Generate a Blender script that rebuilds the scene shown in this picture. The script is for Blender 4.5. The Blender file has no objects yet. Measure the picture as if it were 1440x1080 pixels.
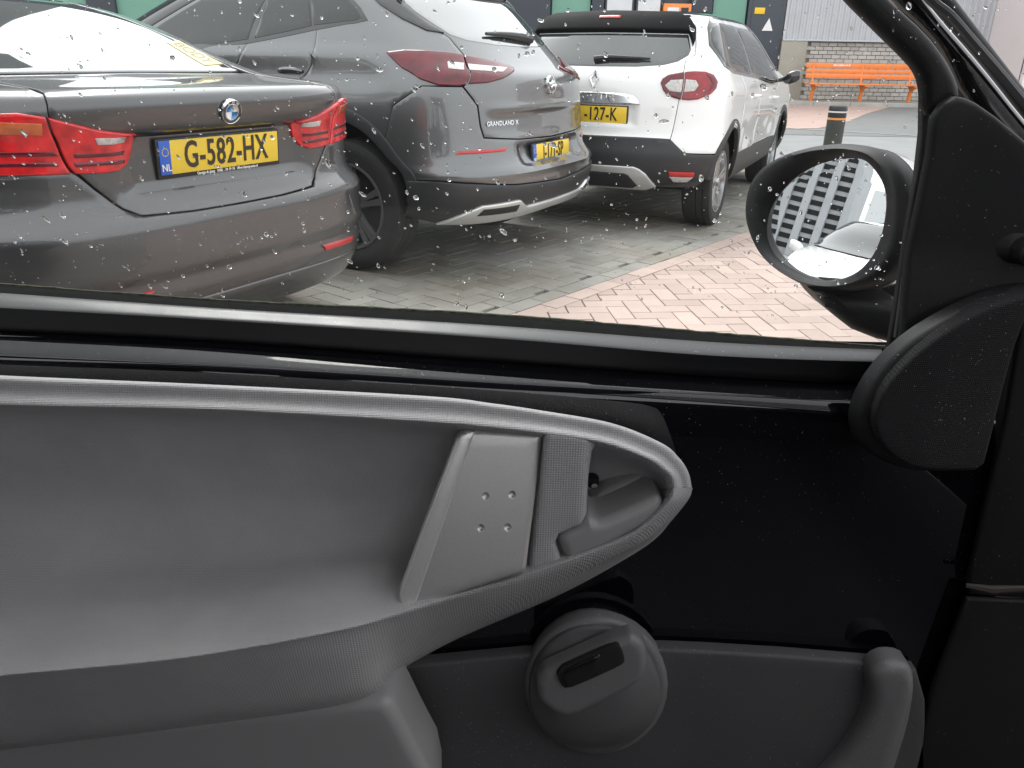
import bpy, bmesh, math, random
import numpy as np
from mathutils import Vector, Matrix
from mathutils.geometry import delaunay_2d_cdt
R = math.radians
random.seed(7); rng = np.random.default_rng(7)
scn = bpy.context.scene
COL = scn.collection

# ------------------------------------------------------------------ camera
FPX, H0, CAMH, ROLL = 1100.0, 84.0, 1.12, R(1.0)
PITCH = math.atan((540 - H0) / FPX)
cam = bpy.data.cameras.new('camera'); cam_o = bpy.data.objects.new('camera', cam); COL.objects.link(cam_o)
cam.sensor_width = 36; cam.lens = 36 * FPX / 1440; cam.clip_start = 0.02; cam.clip_end = 2000
cp_, sp_ = math.cos(PITCH), math.sin(PITCH)
_r0 = Vector((1, 0, 0)); _u0 = Vector((0, sp_, cp_)); _f0 = Vector((0, cp_, -sp_))
_rr = _r0 * math.cos(ROLL) + _u0 * math.sin(ROLL); _uu = _u0 * math.cos(ROLL) - _r0 * math.sin(ROLL)
_m = Matrix((_rr, _uu, -_f0)).transposed().to_4x4(); _m.translation = (0, 0, CAMH)
cam_o.matrix_world = _m
scn.camera = cam_o

# ------------------------------------------------------------------ sky, sun, exposure (overcast, rain)
SUN_EL, SUN_AZ = R(58), R(-25)
wd = bpy.data.worlds.new('World'); scn.world = wd; wd.use_nodes = True
nt = wd.node_tree; nt.nodes.clear()
sky = nt.nodes.new('ShaderNodeTexSky'); sky.sky_type = 'NISHITA'; sky.sun_disc = False
sky.sun_elevation = SUN_EL; sky.sun_rotation = SUN_AZ; sky.air_density = 1.0; sky.dust_density = 4.0; sky.ozone_density = 1.0
hs = nt.nodes.new('ShaderNodeHueSaturation'); hs.inputs['Saturation'].default_value = 0.10
mixg = nt.nodes.new('ShaderNodeMixRGB'); mixg.inputs[0].default_value = 0.55; mixg.inputs[2].default_value = (9.5, 9.7, 10.0, 1)
bg = nt.nodes.new('ShaderNodeBackground'); bg.inputs[1].default_value = 0.11
wo = nt.nodes.new('ShaderNodeOutputWorld')
nt.links.new(sky.outputs[0], hs.inputs['Color']); nt.links.new(hs.outputs[0], mixg.inputs[1])
nt.links.new(mixg.outputs[0], bg.inputs[0]); nt.links.new(bg.outputs[0], wo.inputs[0])
sl = bpy.data.lights.new('sun', 'SUN'); sl.energy = 0.8; sl.angle = R(25); sl.color = (1.0, 0.97, 0.93)
so = bpy.data.objects.new('sun', sl); COL.objects.link(so)
_sd = Vector((math.sin(SUN_AZ) * math.cos(SUN_EL), math.cos(SUN_AZ) * math.cos(SUN_EL), math.sin(SUN_EL)))
so.rotation_euler = (-_sd).to_track_quat('-Z', 'Y').to_euler()
vs = scn.view_settings; vs.view_transform = 'Standard'; vs.look = 'None'; vs.gamma = 1.0; vs.use_curve_mapping = False
vs.exposure = 1.3
scn.render.engine = 'CYCLES'
cy = scn.cycles; cy.use_denoising = True; cy.max_bounces = 10; cy.transparent_max_bounces = 16; cy.transmission_bounces = 8
cy.caustics_reflective = False; cy.caustics_refractive = False; cy.sample_clamp_indirect = 6.0
try: cy.denoiser = 'OPENIMAGEDENOISE'
except Exception: pass

# ------------------------------------------------------------------ helpers
def link(o, parent=None):
    COL.objects.link(o)
    if parent is not None: o.parent = parent
    return o
def tag(o, label=None, cat=None, group=None, kind=None):
    if label: o['label'] = label
    if cat: o['category'] = cat
    if group: o['group'] = group
    if kind: o['kind'] = kind
    return o
def empty(name, loc=(0, 0, 0), rz=0.0, parent=None, scale=1.0):
    o = bpy.data.objects.new(name, None); o.location = loc; o.rotation_euler = (0, 0, rz); o.scale = (scale,) * 3
    o.empty_display_size = .1
    return link(o, parent)
def mesh(name, V, Fc, mat, parent=None, smooth=True, auto=None):
    me = bpy.data.meshes.new(name)
    me.from_pydata([tuple(map(float, v)) for v in V], [], [tuple(int(i) for i in f) for f in Fc]); me.update()
    if isinstance(mat, (list, tuple)):
        for m in mat: me.materials.append(m)
    elif mat: me.materials.append(mat)
    if smooth:
        me.polygons.foreach_set('use_smooth', [True] * len(me.polygons))
        if auto is not None: me.set_sharp_from_angle(angle=R(auto))
    o = bpy.data.objects.new(name, me)
    return link(o, parent)
class MB:
    """collects shapes of ONE part"""
    def __init__(s): s.V = []; s.F = []
    def add(s, V, F):
        n = len(s.V); s.V += [tuple(map(float, v)) for v in V]; s.F += [tuple(int(i) + n for i in f) for f in F]; return s
    def box(s, lo, hi, c=0.0):
        (x0, y0, z0), (x1, y1, z1) = lo, hi
        if c <= 0:
            V = [(x, y, z) for x in (x0, x1) for y in (y0, y1) for z in (z0, z1)]
            F = [(0, 1, 3, 2), (4, 6, 7, 5), (0, 4, 5, 1), (2, 3, 7, 6), (0, 2, 6, 4), (1, 5, 7, 3)]
            return s.add(V, F)
        bm = bmesh.new(); bmesh.ops.create_cube(bm, size=1)
        for v in bm.verts: v.co = Vector(((x0 + x1) / 2 + v.co.x * (x1 - x0), (y0 + y1) / 2 + v.co.y * (y1 - y0), (z0 + z1) / 2 + v.co.z * (z1 - z0)))
        bmesh.ops.bevel(bm, geom=bm.edges[:], offset=c, segments=2, affect='EDGES', profile=.5)
        bm.verts.index_update()
        s.add([v.co[:] for v in bm.verts], [[v.index for v in f.verts] for f in bm.faces]); bm.free(); return s
    def tube(s, pts, r, n=10, cap=True):
        pts = [Vector(p) for p in pts]; V = []; F = []
        rs = r if isinstance(r, (list, tuple)) else [r] * len(pts)
        up = Vector((0, 0, 1))
        for i, p in enumerate(pts):
            d = (pts[min(i + 1, len(pts) - 1)] - pts[max(i - 1, 0)]).normalized()
            a = d.cross(up)
            if a.length < 1e-3: a = d.cross(Vector((1, 0, 0)))
            a.normalize(); b = d.cross(a)
            for k in range(n):
                th = 2 * math.pi * k / n; V.append(p + (a * math.cos(th) + b * math.sin(th)) * rs[i])
        for i in range(len(pts) - 1):
            for k in range(n):
                F.append((i * n + k, i * n + (k + 1) % n, (i + 1) * n + (k + 1) % n, (i + 1) * n + k))
        if cap: F.append(tuple(range(n))[::-1]); F.append(tuple(range((len(pts) - 1) * n, len(pts) * n)))
        return s.add(V, F)
    def lathe(s, prof, n=48, axis='x', center=(0, 0, 0)):
        V = []; F = []; m = len(prof)
        for k in range(n):
            th = 2 * math.pi * k / n
            for (a, r) in prof:
                if axis == 'x': V.append((center[0] + a, center[1] + r * math.cos(th), center[2] + r * math.sin(th)))
                elif axis == 'z': V.append((center[0] + r * math.cos(th), center[1] + r * math.sin(th), center[2] + a))
                else: V.append((center[0] + r * math.cos(th), center[1] + a, center[2] + r * math.sin(th)))
        for k in range(n):
            for j in range(m - 1):
                F.append((k * m + j, k * m + j + 1, ((k + 1) % n) * m + j + 1, ((k + 1) % n) * m + j))
        return s.add(V, F)
    def build(s, name, mat, parent=None, smooth=True, auto=35): return mesh(name, s.V, s.F, mat, parent, smooth, auto)

# ------------------------------------------------------------------ materials
def mat(name, base, rough=.5, metal=0., coat=0., spec=.5, noise=0., nscale=8., bump=0., bscale=200., coat_rough=.03, ior=1.5, rough_noise=0., flakes=0.):
    m = bpy.data.materials.new(name); m.use_nodes = True; nt = m.node_tree; b = nt.nodes['Principled BSDF']
    b.inputs['Base Color'].default_value = (*base, 1); b.inputs['Roughness'].default_value = rough; b.inputs['Metallic'].default_value = metal
    b.inputs['Coat Weight'].default_value = coat; b.inputs['Coat Roughness'].default_value = coat_rough; b.inputs['Specular IOR Level'].default_value = spec
    b.inputs['IOR'].default_value = ior
    tc = nt.nodes.new('ShaderNodeTexCoord')
    if noise or rough_noise:
        n = nt.nodes.new('ShaderNodeTexNoise'); n.inputs['Scale'].default_value = nscale; n.inputs['Detail'].default_value = 6
        nt.links.new(tc.outputs['Object'], n.inputs['Vector'])
        if noise:
            mp = nt.nodes.new('ShaderNodeMapRange'); mp.inputs[1].default_value = .3; mp.inputs[2].default_value = .7; mp.inputs[3].default_value = 1 - noise; mp.inputs[4].default_value = 1 + noise
            mx = nt.nodes.new('ShaderNodeVectorMath'); mx.operation = 'SCALE'; mx.inputs[0].default_value = base
            nt.links.new(n.outputs[0], mp.inputs[0]); nt.links.new(mp.outputs[0], mx.inputs['Scale']); nt.links.new(mx.outputs[0], b.inputs['Base Color'])
        if rough_noise:
            mp2 = nt.nodes.new('ShaderNodeMapRange'); mp2.inputs[1].default_value = .3; mp2.inputs[2].default_value = .7; mp2.inputs[3].default_value = max(0, rough - rough_noise); mp2.inputs[4].default_value = min(1, rough + rough_noise)
            nt.links.new(n.outputs[0], mp2.inputs[0]); nt.links.new(mp2.outputs[0], b.inputs['Roughness'])
    if bump:
        n2 = nt.nodes.new('ShaderNodeTexNoise'); n2.inputs['Scale'].default_value = bscale; n2.inputs['Detail'].default_value = 3
        bp = nt.nodes.new('ShaderNodeBump'); bp.inputs['Strength'].default_value = bump; bp.inputs['Distance'].default_value = .002
        nt.links.new(tc.outputs['Object'], n2.inputs['Vector']); nt.links.new(n2.outputs[0], bp.inputs['Height']); nt.links.new(bp.outputs[0], b.inputs['Normal'])
    return m
M = {}
M['bmw'] = mat('dark grey metallic paint', (.085, .085, .088), .34, .75, 1., noise=.06, nscale=600)
M['opel'] = mat('mid grey metallic paint', (.15, .152, .154), .34, .75, 1., noise=.06, nscale=600)
M['white'] = mat('white car paint', (.80, .80, .79), .3, 0, 1.)
M['shellw'] = mat('grey inner shell', (.07, .07, .07), .8)
M['shell'] = mat('dark inner shell', (.012, .012, .012), .8)
M['clad'] = mat('dark grey bumper plastic', (.026, .027, .029), .5, bump=.15, bscale=900, noise=.15, nscale=5)
M['black'] = mat('black plastic', (.014, .014, .015), .4)
M['gloss'] = mat('gloss black trim', (.01, .01, .011), .08, 0, 1.)
M['carglass'] = mat('tinted car glass', (.012, .014, .014), .02, 0, .3, spec=.6, ior=1.5)
M['rearglass'] = mat('rear screen glass', (.03, .034, .034), .03, 0, 1., spec=1., ior=2.4, noise=.3, nscale=3)
M['lamp'] = mat('red lamp lens', (.60, .014, .018), .15, 0, .6, noise=.35, nscale=25)
M['lampd'] = mat('dark red lamp lens', (.10, .002, .008), .12, 0, .4, noise=.35, nscale=20)
M['lampw'] = mat('clear lamp lens', (.48, .46, .44), .15, 0, .6, noise=.25, nscale=60)
M['lampo'] = mat('amber lamp lens', (.55, .12, .03), .12, 0, 1., noise=.2, nscale=40)
M['refl'] = mat('red reflector', (.50, .012, .015), .25, 0, .6)
M['chrome'] = mat('chrome', (.75, .75, .76), .08, 1.)
M['silver'] = mat('silver plastic', (.70, .70, .69), .28, .6, .3)
M['tyre'] = mat('tyre rubber', (.018, .018, .018), .75, bump=.3, bscale=120)
M['spoil'] = mat('satin black spoiler', (.006, .006, .007), .6, spec=.1)
M['rim'] = mat('alloy rim', (.42, .42, .43), .25, .9)
M['rimd'] = mat('dark alloy rim', (.20, .20, .205), .3, .6)
M['plate'] = mat('yellow plate', (.84, .58, .045), .35, noise=.05, nscale=10)
M['blue'] = mat('blue plate strip', (.03, .12, .55), .35)
M['ink'] = mat('black plate ink', (.03, .022, .012), .4)
M['wht'] = mat('white print', (.8, .8, .8), .5)
M['bmwblue'] = mat('emblem blue', (.02, .22, .60), .2, 0, 1.)

# ------------------------------------------------------------------ outline tools
def resample(poly, step, closed=True):
    P = np.array(poly, float); Q = np.vstack([P, P[:1]]) if closed else P
    out = []
    for a, b in zip(Q[:-1], Q[1:]):
        n = max(1, int(math.ceil(np.hypot(*(b - a)) / step)))
        for k in range(n): out.append(a + (b - a) * k / n)
    if not closed: out.append(Q[-1])
    return np.array(out)
def rounded(poly, it=2, w=.25):
    """corner cutting"""
    P = np.array(poly, float)
    for _ in range(it):
        N = np.roll(P, -1, 0); P = np.stack([P * (1 - w) + N * w, P * w + N * (1 - w)], 1).reshape(-1, P.shape[1])
    return P
def catmull(P, n=8, closed=False):
    P = np.array(P, float); m = len(P); out = []
    rngi = range(m) if closed else range(m - 1)
    for i in rngi:
        if closed: p0, p1, p2, p3 = P[i - 1], P[i], P[(i + 1) % m], P[(i + 2) % m]
        else: p0, p1, p2, p3 = P[max(i - 1, 0)], P[i], P[i + 1], P[min(i + 2, m - 1)]
        for k in range(n):
            u = k / n
            out.append(.5 * (2 * p1 + (p2 - p0) * u + (2 * p0 - 5 * p1 + 4 * p2 - p3) * u * u + (3 * p1 - p0 - 3 * p2 + p3) * u ** 3))
    if not closed: out.append(P[-1])
    return np.array(out)
def area(P): return .5 * float(np.sum(P[:, 0] * np.roll(P[:, 1], -1) - np.roll(P[:, 0], -1) * P[:, 1]))
def inset(P, d):
    a = P - np.roll(P, 1, 0); b = np.roll(P, -1, 0) - P
    na = np.stack([-a[:, 1], a[:, 0]], 1); na /= np.maximum(np.linalg.norm(na, axis=1, keepdims=True), 1e-9)
    nb = np.stack([-b[:, 1], b[:, 0]], 1); nb /= np.maximum(np.linalg.norm(nb, axis=1, keepdims=True), 1e-9)
    n = na + nb
    return P + n * (2 / np.maximum((n * n).sum(1, keepdims=True), .8)) * d
def inside(P, q):
    x, y = q[:, 0], q[:, 1]; r = np.zeros(len(q), bool); j = len(P) - 1
    for i in range(len(P)):
        xi, yi = P[i]; xj, yj = P[j]
        if yi != yj:
            c = ((yi > y) != (yj > y)) & (x < (xj - xi) * (y - yi) / (yj - yi) + xi); r ^= c
        j = i
    return r
def segdist(P, q):
    d = np.full(len(q), 1e9); N = np.roll(P, -1, 0)
    for a, b in zip(P, N):
        ab = b - a; L = max((ab * ab).sum(), 1e-12); u = np.clip(((q - a) @ ab) / L, 0, 1)
        d = np.minimum(d, np.hypot(*(q - a - u[:, None] * ab).T))
    return d
def patch(name, fn, poly, material, parent=None, step=.025, off=0., thick=.01, rnd=.002, nr=2, extra=None, holes=(), depth=None):
    """sheet with rounded edges over a surface fn(a,b,off)->points; poly in (a,b)"""
    P = resample(poly, step)
    if area(P) < 0: P = P[::-1]
    rings = []
    if rnd > 0:
        for k in range(nr + 1):
            ph = math.pi / 2 * k / nr
            rings.append((inset(P, rnd * (1 - math.sin(ph))), off - rnd * (1 - math.cos(ph))))
    else: rings.append((P, off))
    top = rings[0][0]
    lo, hi = top.min(0), top.max(0)
    gx, gy = np.meshgrid(np.arange(lo[0] + step * .5, hi[0], step), np.arange(lo[1] + step * .5, hi[1], step))
    q = np.stack([gx.ravel(), gy.ravel()], 1)
    if extra is not None: q = np.vstack([q, np.array(extra, float)])
    if len(q):
        q = q[inside(top, q)]
        if len(q): q = q[segdist(top, q) > step * .35]
    nb = len(top); pts = [Vector((float(a), float(b))) for a, b in np.vstack([top, q])]
    faces_in = [list(range(nb))]
    V2, E2, F2, ov, oe, of = delaunay_2d_cdt(pts, [], faces_in, 1, 1e-7)
    A = np.array([v[:] for v in V2]); V = list(fn(A[:, 0], A[:, 1], np.full(len(A), off)))
    F = [list(f) for f in F2]
    # orientation: make them face outward (counter-clockwise in (a,b) faces +off)
    bi = {}
    for i, src in enumerate(ov):
        for sidx in src:
            if sidx < nb: bi[sidx] = i
    prev = [bi.get(k) for k in range(nb)]
    loops = [(r, o) for r, o in rings[1:]] + [(P, off - thick)]
    for r, o in loops:
        base = len(V); V += list(fn(r[:, 0], r[:, 1], np.full(nb, o)))
        for k in range(nb):
            a, b = prev[k], prev[(k + 1) % nb]
            if a is None or b is None: continue
            F.append([a, base + k, base + (k + 1) % nb, b])
        prev = [base + k for k in range(nb)]
    o = mesh(name, V, F, material, parent, True, 50)
    return o

# ------------------------------------------------------------------ ground, road, paving
def surfmat(name, base, var=.15, scale=3., fine=180., rough=.75, bump=.4, dist=.003, island=0., tint=None, stain=None, spec=.5):
    m = bpy.data.materials.new(name); m.use_nodes = True; nt = m.node_tree; b = nt.nodes['Principled BSDF']; L = nt.links.new
    tc = nt.nodes.new('ShaderNodeTexCoord'); geo = nt.nodes.new('ShaderNodeNewGeometry')
    n1 = nt.nodes.new('ShaderNodeTexNoise'); n1.inputs['Scale'].default_value = scale; n1.inputs['Detail'].default_value = 8
    n2 = nt.nodes.new('ShaderNodeTexNoise'); n2.inputs['Scale'].default_value = fine; n2.inputs['Detail'].default_value = 4
    L(geo.outputs['Position'], n1.inputs['Vector']); L(geo.outputs['Position'], n2.inputs['Vector'])
    ad = nt.nodes.new('ShaderNodeMath'); ad.operation = 'MULTIPLY_ADD'; ad.inputs[1].default_value = .6; L(n2.outputs[0], ad.inputs[0]); L(n1.outputs[0], ad.inputs[2])
    mr = nt.nodes.new('ShaderNodeMapRange'); mr.inputs[1].default_value = .5; mr.inputs[2].default_value = 1.1; mr.inputs[3].default_value = 1 - var; mr.inputs[4].default_value = 1 + var; L(ad.outputs[0], mr.inputs[0])
    val = mr.outputs[0]
    if island:
        oi = nt.nodes.new('ShaderNodeObjectInfo'); a1 = nt.nodes.new('ShaderNodeMath'); a1.operation = 'ADD'; L(oi.outputs['Random'], a1.inputs[0]); L(geo.outputs['Random Per Island'], a1.inputs[1])
        fr = nt.nodes.new('ShaderNodeMath'); fr.operation = 'FRACT'; L(a1.outputs[0], fr.inputs[0])
        m2 = nt.nodes.new('ShaderNodeMapRange'); m2.inputs[3].default_value = 1 - island; m2.inputs[4].default_value = 1 + island; L(fr.outputs[0], m2.inputs[0])
        mu = nt.nodes.new('ShaderNodeMath'); mu.operation = 'MULTIPLY'; L(val, mu.inputs[0]); L(m2.outputs[0], mu.inputs[1]); val = mu.outputs[0]
    colr = nt.nodes.new('ShaderNodeMixRGB'); colr.inputs[1].default_value = (*base, 1); colr.inputs[2].default_value = (*(tint or base), 1)
    n3 = nt.nodes.new('ShaderNodeTexNoise'); n3.inputs['Scale'].default_value = .9; n3.inputs['Detail'].default_value = 5; L(geo.outputs['Position'], n3.inputs['Vector'])
    m3 = nt.nodes.new('ShaderNodeMapRange'); m3.inputs[1].default_value = .42; m3.inputs[2].default_value = .66; L(n3.outputs[0], m3.inputs[0]); L(m3.outputs[0], colr.inputs[0])
    sc = nt.nodes.new('ShaderNodeVectorMath'); sc.operation = 'SCALE'; L(colr.outputs[0], sc.inputs[0]); L(val, sc.inputs['Scale']); L(sc.outputs[0], b.inputs['Base Color'])
    b.inputs['Roughness'].default_value = rough; b.inputs['Specular IOR Level'].default_value = spec
    bp = nt.nodes.new('ShaderNodeBump'); bp.inputs['Strength'].default_value = bump; bp.inputs['Distance'].default_value = dist; L(n2.outputs[0], bp.inputs['Height']); L(bp.outputs[0], b.inputs['Normal'])
    return m
M['bed'] = surfmat('joint sand', (.22, .19, .165), .25, 6, 300)
M['pinkb'] = surfmat('pink paving brick', (.41, .315, .275), .10, 5, 260, .72, .25, .0015, .10, (.37, .29, .255))
M['greyb'] = surfmat('grey paving brick', (.30, .29, .265), .14, 4, 220, .8, .25, .0015, .12, (.19, .168, .13), spec=.25)
M['asph'] = surfmat('wet asphalt', (.24, .245, .245), .12, 2, 400, .5, .3, .003)
M['asph2'] = surfmat('far asphalt', (.17, .175, .175), .12, 2, 400, .55, .3, .003)
M['pinkp'] = surfmat('pink footway', (.42, .30, .26), .12, 3, 60, .7)
M['conc'] = surfmat('concrete', (.40, .39, .36), .15, 3, 90, .8, .4, .004, tint=(.32, .31, .28))
def ext_poly(name, pts, z, material, parent=None, kind='structure'):
    V = [(x, y, z(x, y) if callable(z) else z) for x, y in pts]
    o = mesh(name, V, [tuple(range(len(V)))], material, parent, False)
    if kind: o['kind'] = kind
    return o
tag(mesh('ground', [(-400, -200, -.03), (400, -200, -.03), (400, 900, -.03), (-400, 900, -.03)], [(0, 1, 2, 3)], M['asph'], None, False), kind='structure')
# border between the grey bays and the pink footway
BA = R(51); bd = np.array([math.cos(BA), math.sin(BA)]); bn = np.array([math.sin(BA), -math.cos(BA)])   # bn: towards the pink side
B0 = np.array([.45, 4.14])
def brick_mesh(name, l, w, h, c=.0018):
    x, y = l / 2, w / 2
    V = [(-x, -y, -h), (x, -y, -h), (x, y, -h), (-x, y, -h), (-x, -y, -c), (x, -y, -c), (x, y, -c), (-x, y, -c), (-x + c, -y + c, 0), (x - c, -y + c, 0), (x - c, y - c, 0), (-x + c, y - c, 0)]
    F = [(0, 1, 5, 4), (1, 2, 6, 5), (2, 3, 7, 6), (3, 0, 4, 7), (4, 5, 9, 8), (5, 6, 10, 9), (6, 7, 11, 10), (7, 4, 8, 11), (8, 9, 10, 11)]
    return V, F
def herring(cell, ang, org, keep):
    """centres and angles of a herringbone field"""
    out = []; c, s = math.cos(ang), math.sin(ang)
    n = 90
    for i in range(-n, n):
        for j in range(-n, n):
            k = (i - j) % 4
            if k == 0: p = ((i + 1) * cell, (j + .5) * cell); a = ang
            elif k == 3: p = ((i + .5) * cell, (j + 1) * cell); a = ang + math.pi / 2
            else: continue
            x, y = org[0] + p[0] * c - p[1] * s, org[1] + p[0] * s + p[1] * c
            if keep(x, y): out.append((x, y, a))
    return out
def clipped(x, y, a, l, w, dmin, sgn):
    """brick outline cut along the border line; None when it needs no cut"""
    c, s = math.cos(a), math.sin(a)
    P = [np.array((x + px * c - py * s, y + px * s + py * c)) for px, py in ((-l / 2, -w / 2), (l / 2, -w / 2), (l / 2, w / 2), (-l / 2, w / 2))]
    d = [float((p - B0) @ bn) * sgn - dmin for p in P]
    if min(d) >= 0: return None
    if max(d) <= .015: return []
    out = []
    for i in range(4):
        p, q, dp, dq = P[i], P[(i + 1) % 4], d[i], d[(i + 1) % 4]
        if dp >= 0: out.append(p)
        if dp * dq < 0: out.append(p + (q - p) * dp / (dp - dq))
    return out
def lay(base, items, l, w, material, nobj=300, cut=None):
    V, F = brick_mesh('brick', l, w, .045)
    me = bpy.data.meshes.new('brick'); me.from_pydata(V, [], F); me.materials.append(material)
    items = sorted(items, key=lambda p: math.hypot(p[0] - .25, p[1] - 2.6))
    VV = []; FF = []; made = 0
    for x, y, a in items:
        poly = clipped(x, y, a, l, w, *cut) if cut else None
        if poly is not None:
            if len(poly) < 3: continue
            P = np.array(poly); ctr = P.mean(0); q = ctr + (P - ctr) * .985; qi = ctr + (P - ctr) * .94; m = len(P)
            v = [(*p, -.045) for p in q - ctr] + [(*p, -.004) for p in q - ctr] + [(*p, 0) for p in qi - ctr]
            f = [(i, (i + 1) % m, m + (i + 1) % m, m + i) for i in range(m)] + [(m + i, m + (i + 1) % m, 2 * m + (i + 1) % m, 2 * m + i) for i in range(m)] + [tuple(range(2 * m, 3 * m))]
            loc, rz = (ctr[0], ctr[1]), 0.
        else: v, f, loc, rz = V, F, (x, y), a + random.gauss(0, .006)
        if made < nobj:
            if poly is None: d_ = me
            else: d_ = bpy.data.meshes.new('brick'); d_.from_pydata(v, [], f); d_.materials.append(material)
            o = bpy.data.objects.new('brick', d_); o.location = (*loc, random.gauss(0, .0008)); o.rotation_euler = (random.gauss(0, .003), random.gauss(0, .003), rz); link(o, base); made += 1
        else:
            c, s = math.cos(rz), math.sin(rz); n = len(VV); dz = random.gauss(0, .0010)
            VV += [(loc[0] + p[0] * c - p[1] * s, loc[1] + p[0] * s + p[1] * c, p[2] + dz) for p in v]; FF += [tuple(i + n for i in q_) for q_ in f]
    if FF:
        o = mesh('brick_field', VV, FF, material, base, False); o['kind'] = 'stuff'
side = lambda x, y: float((np.array([x, y]) - B0) @ bn)
def quad_along(d0, d1, u0, u1): return [tuple(B0 + bn * d + bd * u) for d, u in ((d0, u0), (d1, u0), (d1, u1), (d0, u1))]
pink = ext_poly('footway', quad_along(0, 9, -14, 10)[::-1], -.018, M['bed'])
grey = ext_poly('parking_bay', [tuple(B0 + bn * d + bd * u) for d, u in ((0, -14), (0, 10), (-14, 7), (-14, -14))][::-1], -.017, M['bed'])
for o in (pink, grey):
    o.data.update()
    if o.data.polygons[0].normal.z < 0: o.data.flip_normals()
cell = .101
pk = herring(cell, BA - R(45), (0.31, 3.2), lambda x, y: side(x, y) > .05 and -1.2 < x < 3.6 and 2.2 < y < 6.6)
lay(pink, pk, .197, .0965, M['pinkb'], 270, (.110, 1))
lay(pink, [tuple(B0 + bn * .053 + bd * (k * .202)) + (BA,) for k in range(-10, 20)], .197, .101, M['pinkb'], 30)
gk = herring(cell, BA, (-.2, 3.4), lambda x, y: side(x, y) < -.05 and -2.2 < x < 4.2 and 2.6 < y < 10.0)
lay(grey, gk, .197, .0965, M['greyb'], 265, (.112, -1))
lay(grey, [tuple(B0 - bn * .055 + bd * (k * .212 + .07)) + (BA,) for k in range(-9, 24)], .206, .1015, M['greyb'], 35)
# road beyond the bays
rz = lambda x, y: .0 + max(0., min(.10, (y - 13) * .0105)) - .004
road = mesh('road', [(-60, 9.8, -.008), (60, 9.8, -.008), (60, 13, -.004), (-60, 13, -.004), (60, 22.55, .096), (-60, 22.55, .096)], [(0, 1, 2, 3), (3, 2, 4, 5)], M['asph'], None, False); tag(road, kind='structure')
far = mesh('road_lane', [(-60, 15.0, rz(0, 15.0) + .005), (60, 13.2, rz(0, 13.2) + .005), (60, 22.5, .101), (-60, 22.5, .101)], [(0, 1, 2, 3)], M['asph2'], None, False); tag(far, kind='structure')
ln = MB(); n = 24
V = []
for k in range(n + 1):
    x = 2 + 10 * k / n; y = 15.25 - .155 * x * 1.0 + .42 * 0 + (0.6 if x < 0 else 0); y = 17.95 - .557 * x + .0 if False else 15.2 - .55 * (x - 5.1)
    V += [(x, y - .05, rz(x, y) + .012), (x, y + .05, rz(x, y) + .012)]
tag(ln.add(V, [(2 * k, 2 * k + 2, 2 * k + 3, 2 * k + 1) for k in range(n)]).build('road_marking', M['conc'], None, False), kind='structure')
pc = [(4.6, 15.1), (5.6, 15.3), (6.93, 17.2), (8.28, 19.6), (10.1, 22.45), (-30, 22.45), (-30, 15.1)]
pm = ext_poly('side_footway', pc, lambda x, y: rz(x, y) + .0105, M['pinkp'])
if pm.data.polygons[0].normal.z < 0: pm.data.flip_normals()
kerb = tag(MB().box((-60, 22.47, -.05), (60, 22.60, .19)).build('kerb', M['bed'], None, False), kind='structure')
kme = MB().box((-.496, -.085, -.105), (.496, .085, .10), .012).build('kerb_stone', M['conc'], kerb, True, 30); kme.location = (-19.5, 22.535, .105)
for kx in range(-19, 20):
    o = bpy.data.objects.new('kerb_stone', kme.data); o.location = (kx + .5, 22.535 + random.gauss(0, .003), .105 + random.gauss(0, .003)); link(o, kerb)
tag(MB().box((-60, 22.62, -.1), (60, 26, .20)).build('pavement', M['conc'], None, False), kind='structure')

# ------------------------------------------------------------------ workshop building across the street
M['navy'] = mat('dark blue grey frame', (.045, .055, .07), .45)
M['green'] = mat('sea green panel', (.17, .36, .28), .5, noise=.06, nscale=1.5)
M['corr'] = mat('grey corrugated sheet', (.50, .51, .53), .4, .2, noise=.05, nscale=2)
M['wbrick'] = surfmat('pale grey wall brick', (.50, .48, .45), .12, 2, 60, .85, .4, .004, .12)
M['mortar'] = surfmat('mortar', (.30, .285, .26), .15, 3, 80, .9)
M['pier'] = surfmat('pebbledash pier', (.36, .335, .285), .15, 2, 50, .9, .6, .01)
M['orange'] = mat('orange paint', (.85, .25, .05), .4, 0, .2, noise=.08, nscale=6)
M['panew'] = mat('pale window pane', (.62, .64, .66), .1, 0, .5, noise=.15, nscale=.8)
M['yellow'] = mat('yellow sign', (.85, .55, .02), .4)
b = empty('workshop_building', (0, 24, .2)); tag(b, 'long workshop with green panels, dark doors and corrugated cladding over pale brick', 'building')
yb = 24.0
def bpart(name, x0, x1, z0, z1, d0, d1, m, parent=b, c=.0): return MB().box((x0, d0, z0 - .2), (x1, d1, z1 - .2), c).build(name, m, parent, c > 0)
bpart('rear_wall', -30, 7.40, .2, 8.5, .25, .6, M['navy'])
bpart('rear_wall', 7.40, 13.6, .2, 8.5, .16, .6, M['mortar'])
for x0, x1 in ((-22, -17), (-16.2, -12), (-11.2, -8.2), (-7.4, -4.2), (-3.4, -.6), (.926, 1.992), (5.40, 6.325)): bpart('green_panel', x0, x1, .5, 6.5, .10, .25, M['green'], c=.01)
for x0, x1 in ((-12, -11.2), (-8.2, -7.4), (-4.2, -3.4), (-.55, .88), (2.03, 2.36), (4.78, 5.36)): bpart('frame_post', x0, x1, .2, 6.8, .0, .25, M['navy'], c=.01)
for x0, x1, z1 in ((2.40, 3.19, 3.4), (3.26, 3.97, 3.4)): 
    w_ = bpart('window', x0, x1, 1.2, z1, .06, .25, M['navy'], c=.01); bpart('pane', x0 + .05, x1 - .05, 1.25, z1 - .05, .045, .07, M['panew'], w_)
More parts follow.
